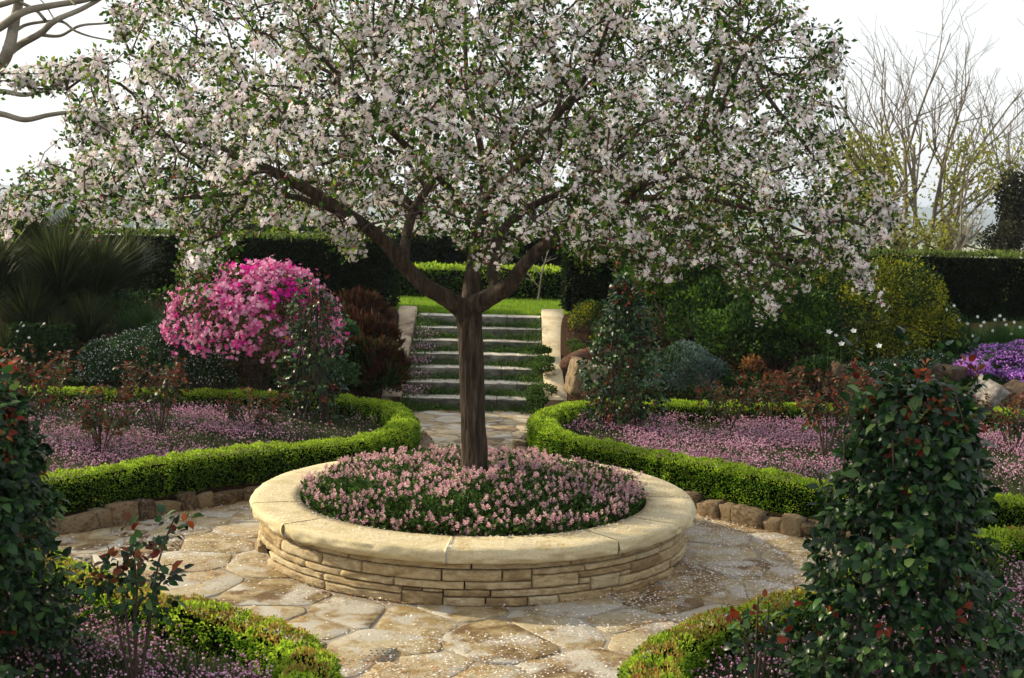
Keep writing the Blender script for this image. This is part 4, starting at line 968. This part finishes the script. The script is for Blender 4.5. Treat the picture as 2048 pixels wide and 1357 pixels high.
bush_at('small green rose bush below the sparse pillar rose in the back left bed', 500, 880, 800, 120, 7, 50, .05)
bush_at('little rose bush at the foot of the pillar rose in front of the azalea', 600, 850, 760, 100, 6, 40, .05)
bush_at('low rose bush at the foot of the slim pillar rose right of the steps', 1235, 880, 800, 80, 6, 36, .05)
bush_at('bronze rose bush nearest the slim pillar rose in the back right bed', 1455, 880, 775, 110, 7, 60, .05)
bush_at('sprawling bronze rose bush in the middle of the back right bed', 1540, 870, 760, 120, 7, 80, .055)
bush_at('rusty young rose bush under the dark shrub in the back right bed', 1620, 850, 745, 120, 7, 80, .05)
bush_at('rose bush left of the right foreground pillar, its red tips before the pink flowers', 1650, 935, 795, 130, 8, 90, .055)
bush_at('dark red rose bush behind the top of the right foreground pillar', 1730, 890, 750, 130, 7, 80, .055)
bush_at('red-tipped rose bush at the right edge above the back right hedge', 2025, 925, 800, 130, 8, 90, .055)
rose_bush('open rose bush with red tips standing in the bottom left bed', -1.84, 6.30, 1.0, .27, 6, 62, .075, 290, meshes=T_ROSES, mats=('rose', 'rosered'), top=.95)
rose_bush('small open rose bush with one red tip in the bottom right bed', 1.27, 6.36, .62, .15, 5, 30, .065, 140, meshes=T_ROSES, mats=('rose', 'rosered'), top=1.0)

# ------------------------------------------------------------------ bank planting
def blob(n, c, r, shell=.55, lump=.25, seed=0, up=True):
    d = rng.normal(size=(n, 3)); d /= np.linalg.norm(d, axis=1, keepdims=True)
    if up: d[:, 2] = np.where(d[:, 2] < -.35, -d[:, 2], d[:, 2])
    k = 1+lump*2*(fbm(d*2.2+seed, 3)-.5); rr = np.where(rng.uniform(size=n) < shell, rng.uniform(.9, 1.03, n), rng.uniform(.35, .95, n))
    return A_(c)+d*A_(r)*(k*rr)[:, None], d
def shrub(name, label, cat, blobs, mats, size, n, tmpl=T_LEAF, mix=(1,), base=None, spread=.7, up=.3, lump=.25, stems=10, group=None, flowers=None):
    """blobs: list of (center, radii); mats per share in mix"""
    b = A_(base if base is not None else [blobs[0][0][0], blobs[0][0][1], terrain(blobs[0][0][0], blobs[0][0][1])], float)
    root = thing(name, label, cat, tuple(b), group); vol = A_([r[0]*r[2]+r[1]*r[2] for c, r in blobs]); vol = vol/vol.sum()
    Pn = []; Dn = []
    for q, (c, r) in enumerate(blobs): P, d = blob(int(n*vol[q]), c, r, lump=lump, seed=q*3+len(label)); Pn.append(P); Dn.append(d)
    P = np.concatenate(Pn); d = np.concatenate(Dn); D = d+rng.normal(size=d.shape)*spread+A_([0, 0, up])
    cl = fbm(P*3, 2)+rng.normal(size=len(P))*.12; th = np.quantile(cl, np.cumsum(A_(mix)/sum(mix))[:-1]) if len(mats) > 1 else []
    mi = np.searchsorted(th, cl) if len(mats) > 1 else np.zeros(len(P), int)
    a = Acc(); R = frames(D); S = rng.uniform(.7, 1.3, len(P))*size
    for q in range(len(mats)): inst(a, tmpl, P[mi == q], R[mi == q], S[mi == q], q)
    link('foliage', a.mesh('foliage', mats, b), root, kind='stuff')
    if stems:
        a = Acc(); pp = []
        for q in range(stems):
            c, r = blobs[q % len(blobs)]; e = A_(c)+rng.normal(size=3)*A_(r)*.4; t = np.linspace(0, 1, 6)[:, None]; pp.append((b+(e-b)*t+A_([0, 0, .1])*np.sin(t*3.14), np.linspace(.016, .005, 6)))
        tubes(a, pp, 5); link('stems', a.mesh('stems', [M['twig']], b), root)
    if flowers: flowers(root, b, P, d)
    return root
T_STRAND = (A_([[0, .05, 0], [0, -.05, 0], [.5, .09, .02], [.5, -.09, .02], [1, 0, -.04]], float), [A_([[0, 1, 3, 2]]), A_([[2, 3, 4]])])
# azalea
ac = PY(512, 655, 16.0)
def azfl(root, b, P, d):
    n = 3600; Q, dd = blob(n, ac, (1.0, .93, .79), .8, .16, 4); k = (dd[:, 1] < .45); Q, dd = Q[k], dd[k]
    cl = .6*fbm(Q*4.2+1, 2)+.4*fbm(Q*11, 2); k = (cl+rng.normal(size=len(Q))*.07 > .46) & (Q[:, 2] > ac[2]-.62); Q, dd = Q[k], dd[k]
    hot = ((np.linalg.norm((Q-PY(590, 590, 15.2))*A_([1, .6, 1.2]), axis=1) < .33) | (np.linalg.norm(Q-PY(485, 540, 15.6), axis=1) < .15) | (rng.uniform(size=len(Q)) < .08)).astype(int)
    Q = np.concatenate([Q+dd*.03, Q+dd*.02+rng.normal(size=Q.shape)*.035]); dd = np.concatenate([dd, dd]); hot = np.concatenate([hot, hot])
    pieces(root, 'flower', 'flowers', tmesh('flower', T_AZA, [LF['azpink'], LF['azhot']]), T_AZA, [LF['azpink'], LF['azhot']], hot, Q, frames(dd+rng.normal(size=dd.shape)*.5+A_([0, -.3, 0])), rng.uniform(.022, .038, len(Q)), 300, off=b)
shrub('azalea_bush', 'rounded azalea bush smothered in pink and magenta flowers', 'azalea', [(ac, (.97, .9, .76)), (PY(500, 745, 16.2), (.55, .5, .3))], [LF['azleaf'], LF['dgreen']], .04, 13000, mix=(2, 1), base=(ac[0]+.1, ac[1], terrain(ac[0], ac[1])), lump=.12, stems=14, flowers=azfl)
# white-flowered evergreen mound
def candy(name, label, blobs, n, nf, fm=LF['white'], fs=.018, lm=LF['candy']):
    def fl(root, b, P, d):
        Q = []; 
        for c, r in blobs: q, _ = blob(nf//len(blobs), c, A_(r)*1.02, 1, .18, 0); Q.append(q)
        Q = np.concatenate(Q); a = Acc(); inst(a, T_BALL, Q, frames(rng.normal(size=Q.shape)), rng.uniform(.6, 1.3, len(Q))*fs); link('flowers', a.mesh('flowers', [fm], b), root, kind='stuff')
    return shrub(name, label, 'ground cover', blobs, [lm], .035, n, lump=.18, stems=0, flowers=fl)
candy('candytuft', 'wide green mound dotted with tiny white flowers below the azalea', [(PY(290, 735, 15.95), (.62, .4, .46)), (PY(370, 705, 16.2), (.7, .45, .42)), (PY(210, 740, 16.0), (.35, .3, .38)), (PY(400, 745, 15.95), (.45, .35, .3))], 16000, 2600)
candy('candytuft', 'green mat dotted with white flowers above the rocks on the right', [(PY(1850, 735, 17.0), (.45, .35, .22)), (PY(1780, 745, 16.6), (.4, .3, .15)), (PY(1720, 750, 16.4), (.25, .3, .15))], 6000, 800)
candy('aubrieta', 'drift of bright purple flowers on the bank at the right edge', [(PY(2000, 725, 16.9), (.5, .5, .22)), (PY(2080, 720, 17.0), (.6, .5, .25)), (PY(1945, 740, 16.6), (.25, .3, .13)), (PY(2050, 755, 16.5), (.35, .3, .12))], 4500, 5200, LF['purple'], .034)
# broom-like wispy shrub on the left
def tuft(name, label, cat, fans, mats, group=None, tmpl=T_BLADE, base=None, wid=1., dens_w=None):
    b = A_(base if base is not None else fans[0][0], float); root = thing(name, label, cat, tuple(b), group); a = Acc()
    for q, (c, L_, n, sp, up, mi) in enumerate(fans):
        d = rng.normal(size=(n, 3)); d[:, 2] = np.abs(d[:, 2]); d *= A_([sp, sp, 1]); d += A_(up); d /= np.linalg.norm(d, axis=1, keepdims=True)
        P = A_(c)+d*rng.uniform(0, .25, (n, 1))*L_; S = rng.uniform(.5, 1, n)*L_
        Z = A_([0, 0, 1.])-d*d[:, 2:3]; R = face_frames(d, Z+rng.normal(size=d.shape)*.05)
        inst(a, tmpl, P, R, np.c_[S, np.full(n, .16*wid)*rng.uniform(.7, 1.3, n), S*.9], mi)
    link('blades', a.mesh('blades', mats, b), root, kind='stuff'); return root
fans = []
for (px, py, Y, L_, n) in [(120, 560, 17.2, 1.0, 2600), (60, 640, 16.8, .9, 2000), (190, 560, 17.6, .95, 2200), (-20, 560, 17.2, 1.1, 1800), (250, 520, 18.4, .7, 1500), (110, 690, 16.5, .7, 1600), (180, 650, 16.8, .7, 1300), (10, 700, 16.3, .6, 1200), (60, 480, 18.2, .8, 1500), (150, 470, 18.8, .7, 1200), (20, 430, 18.6, .6, 500)]:
    fans.append((PY(px, py, Y)-A_([0, 0, .25]), L_, n//2, .75, (0, -.15, .35), 0))
tuft('broom_shrub', 'large dark wispy broom shrub at the left edge in front of the hedge', 'shrub', fans, [LF['broom']], wid=2.8, base=PY(100, 720, 16.8))
fans = [(PY(290, 655, 16.9)-A_([0, 0, .15]), .5, 420, .7, (0, -.2, .4), 0), (PY(250, 660, 16.9)-A_([0, 0, .15]), .45, 300, .7, (0, -.2, .4), 0), (PY(340, 640, 17.2)-A_([0, 0, .15]), .4, 200, .7, (0, -.2, .4), 0)]
tuft('strap_leaf_clump', 'clump of arching green strap leaves between broom and azalea', 'plant', fans, [LF['strap']], wid=1.1)
tuft('iris_clump', 'few blue-green sword leaves left of the white-flowered mound', 'plant', [(PZ(155, 790, .3)+A_([0, .5, 0]), .5, 14, .35, (.1, 0, .9), 0)], [LF['silver']], wid=2.4)
fans = [(PY(px, 697-random.uniform(0, 14), 17.6+random.uniform(0, .8))-A_([0, 0, .2]), random.uniform(.4, .62), 70, .35, (0, -.1, .9), 0) for px in range(1850, 2090, 5)]
dff = tuft('daffodil_clump', 'dark daffodil leaves with white flowers along the foot of the right hedge', 'flowers', fans, [LF['strap']], wid=1.0)
b = A_(dff.location)
for (px, py) in [(1888, 655), (1905, 632), (1918, 640), (1935, 648), (1955, 634), (1962, 652), (1990, 640), (2000, 632), (2012, 650), (2028, 645), (2040, 655), (1985, 662), (1945, 672), (2022, 668), (1893, 620), (1908, 612), (1968, 645), (2008, 640)]:
    a = Acc(); inst(a, T_FLOW, PY(px, py, 17.6)[None], frames(A_([[random.uniform(-.5, .5), -1, .2]])), A_([.026])); link('flower', a.mesh('flower', [LF['white']], b), dff)
# white tulips / anemones in front of the yellow shrub
for n_, (px, py, lab) in enumerate([(1658, 665, 'leftmost white flower in front of the yellow-green shrub'), (1707, 663, 'upper right white flower of the trio before the yellow-green shrub'), (1683, 689, 'lowest white flower of the trio before the yellow-green shrub'), (1758, 693, 'lone white flower right of the trio under the yellow-green shrub'), (1786, 732, 'white flower near the rocks above the right foreground rose'), (1672, 672, 'smallest white flower beside the leftmost one at the yellow-green shrub')]):
    p = PY(px, py, 15.75); t = thing('white_flower', lab, 'flower', (p[0], p[1], terrain(p[0], p[1])), 'white flowers on tall stems on the right bank'); q = A_(t.location)
    a = Acc(); inst(a, T_AZA, p[None], frames(A_([[random.uniform(-.3, .3), -.6, .6]])), A_([.042 if n_ != 5 else .028])); link('bloom', a.mesh('bloom', [LF['white']], q), t)
    a = Acc(); tubes(a, [(A_([q, p-A_([0, 0, .005])]), A_([.005, .004]))], 5); link('stem', a.mesh('stem', [LF['strap']], q), t)
LEFTW = [(35, 663), (47, 652), (58, 676), (110, 690), (88, 648), (135, 713), (134, 727), (92, 738), (60, 745), (138, 703)]
wf = thing('anemones', 'scattered small white flowers at the foot of the broom shrub', 'flowers', tuple(PY(90, 740, 15.8))); b = A_(wf.location)
for px, py in LEFTW:
    a = Acc(); inst(a, T_FLOW, PY(px, py, 15.8)[None], frames(A_([[random.uniform(-.5, .5), -.7, .7]])), A_([.022])); link('flower', a.mesh('flower', [LF['white']], b), wf)
a = Acc(); inst(a, T_LEAF, *(lambda P: (P, frames(rng.normal(size=P.shape)+A_([0, 0, .5]))))(np.stack([PY(rng.uniform(20, 150), rng.uniform(650, 770), 15.95) for _ in range(2500)])), rng.uniform(.03, .07, 2500)); link('foliage', a.mesh('foliage', [LF['dgreen']], b), wf, kind='stuff')
# barberry-like shrubs left of the steps
shrub('barberry_bush', 'upper reddish brown twiggy shrub against the hedge left of the steps', 'shrub', [(PY(722, 640, 18.9), (.38, .4, .33)), (PY(745, 690, 17.9), (.34, .3, .3)), (PY(705, 665, 18.3), (.3, .3, .25))], [LF['barberry']], .13, 5000, tmpl=T_STRAND, spread=.5, up=1.1, lump=.5, group='reddish shrubs left of the steps')
shrub('barberry_bush', 'lower reddish brown twiggy shrub beside the foot of the steps', 'shrub', [(PY(738, 745, 16.9), (.42, .35, .38)), (PY(765, 770, 16.6), (.2, .2, .25))], [LF['barberry'], LF['dgreen']], .12, 6000, tmpl=T_STRAND, mix=(3, 1), spread=.5, up=1.1, lump=.5, group='reddish shrubs left of the steps')
shrub('bank_plant', 'low green leafy plants between the azalea and the lower reddish shrub', 'plant', [(PY(690, 690, 17.3), (.22, .25, .3)), (PY(670, 755, 16.3), (.3, .25, .22)), (PY(590, 775, 16.2), (.3, .2, .15))], [LF['candy']], .05, 4500, stems=0)
shrub('bank_plant', 'small yellow-green twiggy bush right of the steps below the hedge end', 'shrub', [(PY(1180, 645, 18.9), (.30, .3, .30)), (PY(1215, 680, 18.3), (.22, .25, .2))], [LF['yellow'], LF['dgreen']], .035, 3600, mix=(1, 1.6), spread=.5, up=.8)
shrub('bank_plant', 'tiny ferny green plants in the mulch above the log', 'plant', [(PY(1147, 690, 18.2), (.1, .1, .07)), (PY(1158, 700, 18.0), (.12, .1, .07)), (PY(1195, 695, 18.1), (.12, .1, .08))], [LF['mat']], .03, 900, stems=0)
# large shrubs of the right bank
shrub('dark_green_shrub', 'tall dark green shrub with upright shoots right of the slim pillar rose', 'shrub', [(PY(1350, 580, 18.6), (.85, .7, .85)), (PY(1290, 560, 18.9), (.45, .5, .8)), (PY(1420, 650, 17.8), (.6, .6, .6))], [LF['dgreen'], LF['laurel']], .055, 15000, mix=(4, 1), tmpl=T_LEAF, spread=.45, up=.9, group='dark green shrubs on the right bank')
shrub('dark_green_shrub', 'broad dark green shrub sprawling left of the yellow-green shrub', 'shrub', [(PY(1560, 640, 17.3), (.75, .6, .55)), (PY(1480, 690, 16.9), (.6, .5, .5)), (PY(1620, 690, 16.9), (.45, .5, .4)), (PY(1500, 590, 18.3), (.6, .5, .5))], [LF['dgreen'], LF['laurel']], .055, 17000, mix=(6, 1), spread=.6, up=.6, lump=.45, group='dark green shrubs on the right bank')
shrub('silver_shrub', 'blue-grey mound of fine leaves below the dark green shrubs', 'shrub', [(PY(1365, 745, 16.4), (.42, .4, .36)), (PY(1420, 760, 16.2), (.25, .3, .25)), (PY(1330, 765, 16.2), (.25, .3, .2))], [LF['silver'], LF['dgreen']], .032, 9000, mix=(2, 1), spread=.7, up=.6, stems=0, lump=.4)
shrub('yellow_green_shrub', 'rounded yellow-green shrub lit from the left against the right hedge', 'shrub', [(PY(1765, 625, 17.9), (.95, .8, .70)), (PY(1690, 570, 18.2), (.5, .5, .35)), (PY(1760, 700, 17.3), (.6, .5, .3)), (PY(1850, 660, 17.8), (.45, .5, .35))], [LF['dgreen'], LF['yellow'], LF['yellow']], .045, 20000, mix=(1.8, 1.2, .8), spread=.8, up=.1, lump=.35)
shrub('rusty_shrub', 'small rust-coloured bush under the dark green shrub', 'shrub', [(PY(1505, 735, 16.0), (.16, .15, .13)), (PY(1550, 765, 15.8), (.18, .15, .14))], [LF['bronze'], LF['rust']], .035, 800, mix=(4, 1), spread=.8, up=.3)
shrub('bank_plant', 'shaded low green growth behind the rose bushes under the right shrubs', 'plant', [(PY(1640, 745, 16.0), (.35, .25, .18)), (PY(1500, 775, 15.9), (.4, .2, .15)), (PY(1900, 700, 17.4), (.3, .3, .15)), (PY(1960, 775, 16.3), (.5, .2, .1))], [LF['dgreen']], .04, 6000, stems=0)
shrub('bank_plant', 'dim green growth on the bank left of the azalea foot', 'plant', [(PY(60, 715, 16.2), (.6, .3, .25)), (PY(480, 740, 16.3), (.3, .3, .25)), (PY(200, 640, 17.6), (.7, .4, .4)), (PY(20, 610, 17.8), (.8, .4, .6))], [LF['dgreen']], .045, 12000, stems=0)
# rocks and log
RK = [rockmesh(40+k, 6, .22, 'rock', 'boulder') for k in range(3)]+[rockmesh(83, 6, .14, 'greyrock', 'boulder'), rockmesh(71, 6, .22, 'darkrock', 'boulder'), rockmesh(72, 6, .22, 'darkrock', 'boulder')]
def boulder(label, p, s, rot, me):
    o = link('boulder', me, None, tuple(p), label=label, category='rock', group='boulders set into the bank'); o.scale = s; o.rotation_euler = rot
boulder('pale rounded boulder beneath the log right of the steps', PY(1172, 757, 16.6), (.46, .4, .46), (.1, .2, .3), RK[0])
boulder('grey angular boulder below the purple flowers at the right', PY(1985, 795, 16.0), (.38, .4, .34), (.3, .5, .5), RK[3])
boulder('brown boulder beside the grey one at the right edge', PY(2030, 805, 16.0), (.5, .4, .38), (.1, -.5, .4), RK[4])
boulder('dark brown boulder under the white-flowered mat above the right rose', PY(1700, 775, 15.9), (.7, .5, .42), (.1, .4, .1), RK[4])
boulder('dark flat boulder left of the purple flowers', PY(1895, 752, 16.4), (.42, .4, .26), (0, .1, .8), RK[5])
boulder('reddish boulder half hidden in shade under the azalea', PY(505, 738, 16.1), (.36, .3, .2), (0, .1, .8), RK[5])
a = Acc(); P = spline([PY(1122, 738, 17.0), PY(1150, 722, 17.0), PY(1185, 712, 17.1), PY(1225, 715, 17.2), PY(1260, 725, 17.3)], 7); tubes(a, [(P, np.interp(np.linspace(0, 1, len(P)), [0, .1, .5, 1], [.05, .10, .12, .09]))], 18, 0, .25)
link('log', a.mesh('log', [M['log']], P[0], True), None, tuple(P[0]), label='weathered brown log curving over the boulder right of the steps', category='log')
# mulch twigs and leaves over the bank
n = 9000; X = rng.uniform(-7, 7, n); Y = rng.uniform(15.7, 20.3, n); k = np.abs(X+.5) > 1.3; X, Y = X[k], Y[k]; n = len(X)
a = Acc(); inst(a, T_LEAF, np.c_[X, Y, terrain(X, Y)+.01], frames(rng.normal(size=(n, 3))*A_([1, 1, .3])), rng.uniform(.03, .07, n)); link('leaf_litter', a.mesh('leaf_litter', [LF['barberry']]), kind='stuff', label='brown leaf litter covering the planted bank', category='leaf litter')
a = Acc()
for _ in range(1100):
    X = random.uniform(-6.5, 6.5); Y = random.uniform(16.2, 20.2)
    if abs(X+.5) < 1.75: continue
    n = 30; c = A_([X, Y, float(terrain(X, Y))+.05]); q, d = blob(n, c, (.16, .14, .12)); inst(a, T_LEAF, q, frames(d+rng.normal(size=d.shape)*.5), rng.uniform(.03, .06, n))
link('ground_cover', a.mesh('ground_cover', [LF['dgreen']]), kind='stuff', label='dark low leafy ground cover filling gaps on the bank', category='ground cover')

# ------------------------------------------------------------------ trees beyond the hedge
random.seed(21); rng = np.random.default_rng(77)
def bare_tree(label, x, y, z0, h, nst, lean, mat, leaf=None, nleaf=0, r0=.07, group='bare trees beyond the hedge', spread=.35, levels=4, leaf_top=.5, name='bare_tree', lsize=.12, cat='tree'):
    root = thing(name, label, cat, (x, y, z0), group); a = Acc(); segs = []; tips = []
    def grow(p, d, L_, r, lv):
        n = 5; pts = [p]; dd = d
        for q in range(n-1):
            dd = dd+rng.normal(size=3)*.09+A_([0, 0, .05]); dd /= np.linalg.norm(dd); pts.append(pts[-1]+dd*L_/(n-1))
        pts = A_(pts); segs.append((pts, np.linspace(r, r*.55, n), lv)); tips.extend(pts[1:])
        if lv < levels:
            for q in range(random.choice((2, 3, 3)) if lv else 4):
                t = random.uniform(.35, 1); k = min(n-2, int(t*(n-1))); b = pts[k]+(pts[k+1]-pts[k])*random.random()
                nd = dd+rng.normal(size=3)*spread*1.5; nd[2] = abs(nd[2])*.8+.25; nd /= np.linalg.norm(nd); grow(b, nd, L_*random.uniform(.5, .72), r*.5, lv+1)
    for q in range(nst):
        d = A_([lean+random.uniform(-spread, spread)*(.6 if nst > 1 else .1), random.uniform(-.2, .2), 1.]); d /= np.linalg.norm(d)
        grow(A_([random.uniform(-.25, .25)*(nst > 1), random.uniform(-.2, .2)*(nst > 1), 0]), d, h*random.uniform(.5, .62), r0*random.uniform(.8, 1.1), 0)
    st = [s for s in segs if s[2] == 0]; br = [s for s in segs if s[2] > 0]
    for s in st: a = Acc(); tubes(a, [s[:2]], 7); link('trunk', a.mesh('trunk', [M[mat]], (0, 0, 0), True), root)
    a = Acc(); tubes(a, [(s[0], np.maximum(s[1], .004)) for s in br], 4); link('branches', a.mesh('branches', [M[mat]]), root)
    if nleaf:
        T = A_(tips); T = T[T[:, 2] < h*leaf_top+h*.3*rng.uniform(size=len(T))]; C = T[rng.integers(0, len(T), nleaf)]+rng.normal(size=(nleaf, 3))*.18
        a = Acc(); inst(a, T_LEAF, C, frames(rng.normal(size=(nleaf, 3))), rng.uniform(.6, 1.2, nleaf)*lsize); link('leaves', a.mesh('leaves', [LF[leaf]]), root, kind='stuff')
def bt(label, px, py, Y, top, nst, lean, mat='greybark', **kw):
    p = PY(px, py, Y); z0 = float(terrain(p[0], Y)); h = PY(px, top, Y)[2]-z0; bare_tree(label, p[0], Y, z0, h, nst, lean, mat, **kw)
bt('tall many-stemmed bare tree with fine pale twigs right of the blossom', 1815, 500, 31, 95, 5, .02, leaf='spring', nleaf=1500, spread=.36, leaf_top=.35, r0=.075)
bt('bare tree with slender stems leaning right beside the many-stemmed one', 1880, 500, 33, 150, 3, .10, leaf='spring', nleaf=900, spread=.36, leaf_top=.25)
bt('thin bare tree at the right edge rising over dark conifer', 2030, 500, 32, 170, 3, -.03, spread=.34)
bt('low leaning bare tree crossing the blue hills gap', 1880, 510, 28, 340, 2, .42, 'palebark', spread=.3, levels=3, r0=.05)
bt('pale straight trunk tree just above the right hedge', 1742, 510, 27, 330, 1, .02, 'palebark', r0=.11, spread=.3, levels=3, leaf='spring', nleaf=500, leaf_top=.6, lsize=.09)
bt('twiggy tree with new leaves hidden behind the blossom at the left of the trunk', 660, 470, 30, 200, 3, .0, 'greybark', spread=.4, leaf='spring', nleaf=900, leaf_top=.5)
bt('tree with fresh leaves behind the blossom right of the trunk', 1260, 490, 30, 120, 4, .0, 'greybark', spread=.4, leaf='spring', nleaf=1200, leaf_top=.6)
bt('small fresh-leaved tree behind the blossom far left of the trunk', 500, 470, 34, 300, 3, .0, 'greybark', spread=.4, leaf='spring', nleaf=600, leaf_top=.6)
bt('slim sapling with white stem on the lawn before the low hedge', 1075, 606, 23.2, 490, 1, .0, 'palebark', spread=.35, levels=2, r0=.018)
def crown(name, label, px, py, Y, rad, mat, n, size, base_py=505, r0=.12, lump=.4):
    c = PY(px, py, Y); z0 = float(terrain(c[0], Y)); root = thing(name, label, 'tree', (c[0], Y, z0), 'leafy trees beyond the hedge'); b = A_(root.location)
    P, d = blob(n, c, rad, .4, lump, px, False); a = Acc(); inst(a, T_LEAF, P, frames(rng.normal(size=P.shape)), rng.uniform(.6, 1.3, n)*size); link('crown', a.mesh('crown', [LF[mat]], b), root, kind='stuff')
    a = Acc(); pp = [(A_([b, c]), A_([r0, r0*.5]))]
    for _ in range(14): e = c+rng.normal(size=3)*A_(rad)*.45; s = b+(c-b)*random.uniform(.3, .9); pp.append((A_([s, (s+e)/2+A_([0, 0, .1]), e]), A_([r0*.4, r0*.25, r0*.1])))
    tubes(a, pp, 6); link('trunk', a.mesh('trunk', [M['greybark']], b), root)
crown('spring_tree', 'round yellow-green tree in new leaf behind the right tips of the blossom', 1712, 370, 36, (1.0, 1.0, 1.5), 'spring', 2200, .12)
crown('spring_tree', 'low fresh green scrub above the right hedge beside the pale trunk', 1790, 470, 30, (1.5, .8, .45), 'spring', 1300, .085)
crown('spring_tree', 'sparse green scrub in front of the blue hills', 1900, 475, 30, (.7, .6, .40), 'spring', 420, .085)
crown('spring_tree', 'yellow-green tree showing through the blossom right of centre', 1420, 400, 34, (1.6, 1.2, 1.2), 'spring', 2200, .12)
crown('spring_tree', 'fresh green tree low behind the blossom left of the trunk', 580, 440, 32, (1.0, .8, .6), 'spring', 900, .10)
crown('conifer', 'dark conifer at the right edge above the hedge', 2025, 415, 28, (.36, .36, .75), 'conifer', 2600, .09)
crown('conifer', 'dark tangled evergreen scrub low at the right edge', 2010, 480, 27.5, (.5, .5, .38), 'conifer', 1500, .08)
# plane tree whose limbs reach in at the top left
p0 = PY(-170, 300, 15.5); pt = thing('plane_tree', 'bare tree with thick grey-green limbs reaching in at the top left', 'tree', (p0[0], 15.5, .5)); b = A_(pt.location)
a = Acc(); tubes(a, [(spline([(p0[0], 15.5, .3), PY(-165, 500, 15.5), PY(-150, 300, 15.5), PY(-120, 150, 15.5), PY(-110, 0, 15.5)], 8), np.linspace(.26, .16, 33))], 16, 0, .05); link('trunk', a.mesh('trunk', [M['greybark']], b, True), pt)
for pts, r0, r1 in [([(-140, 240), (-60, 180), (0, 130), (18, 95), (28, 50), (38, 0), (45, -50)], .085, .05), ([(-120, 130), (-60, 80), (0, 55), (45, 25), (100, 12), (170, 0), (240, -20)], .06, .028), ([(10, 112), (40, 90), (80, 68), (110, 42), (160, 20), (205, -5), (240, -30)], .048, .02),
                    ([(30, 62), (60, 48), (120, 43), (150, 62), (180, 73), (215, 80), (250, 84)], .022, .006), ([(80, 70), (120, 72), (160, 52), (210, 47), (250, 42), (310, 43)], .022, .006), ([(-140, 200), (-70, 185), (0, 183), (50, 190), (100, 178), (150, 160), (190, 150)], .04, .014),
                    ([(-145, 260), (-60, 225), (0, 228), (50, 240), (100, 230), (150, 225), (200, 235), (280, 238)], .045, .014), ([(-110, 60), (-60, 20), (0, 10), (60, -10)], .05, .03), ([(90, 40), (70, 20), (30, 0), (0, -20)], .02, .02), ([(150, 10), (130, -10), (110, -40)], .012, .008), ([(110, 42), (90, 10), (60, -20)], .01, .006)]:
    P = spline([PY(x, y, 15.5+.15*math.sin(q*1.7)) for q, (x, y) in enumerate(pts)], 6); a = Acc(); tubes(a, [(P, np.linspace(r0, r1, len(P)))], 9, 0, .06); link('limb', a.mesh('limb', [M['palebark']], b, True), pt)

# ------------------------------------------------------------------ haze
hz = Acc(); x0, x1, y0, y1, z0, z1 = -6100, 6100, -12, 6700, -19, 60
V = A_([[x, y, z] for z in (z0, z1) for x, y in ((x0, y0), (x1, y0), (x1, y1), (x0, y1))], float)
F = A_([[0, 3, 2, 1], [4, 5, 6, 7], [0, 1, 5, 4], [1, 2, 6, 5], [2, 3, 7, 6], [3, 0, 4, 7]])
m, n, out = newmat('haze_air'); pv = n.nodes.new('ShaderNodeVolumePrincipled'); pv.inputs['Color'].default_value = (.70, .82, 1, 1); pv.inputs['Density'].default_value = .0003; pv.inputs['Anisotropy'].default_value = .3
n.links.new(pv.outputs[0], out.inputs['Volume'])
link('haze', mk_mesh('haze', V, [(F, 0)], [m]), kind='stuff')
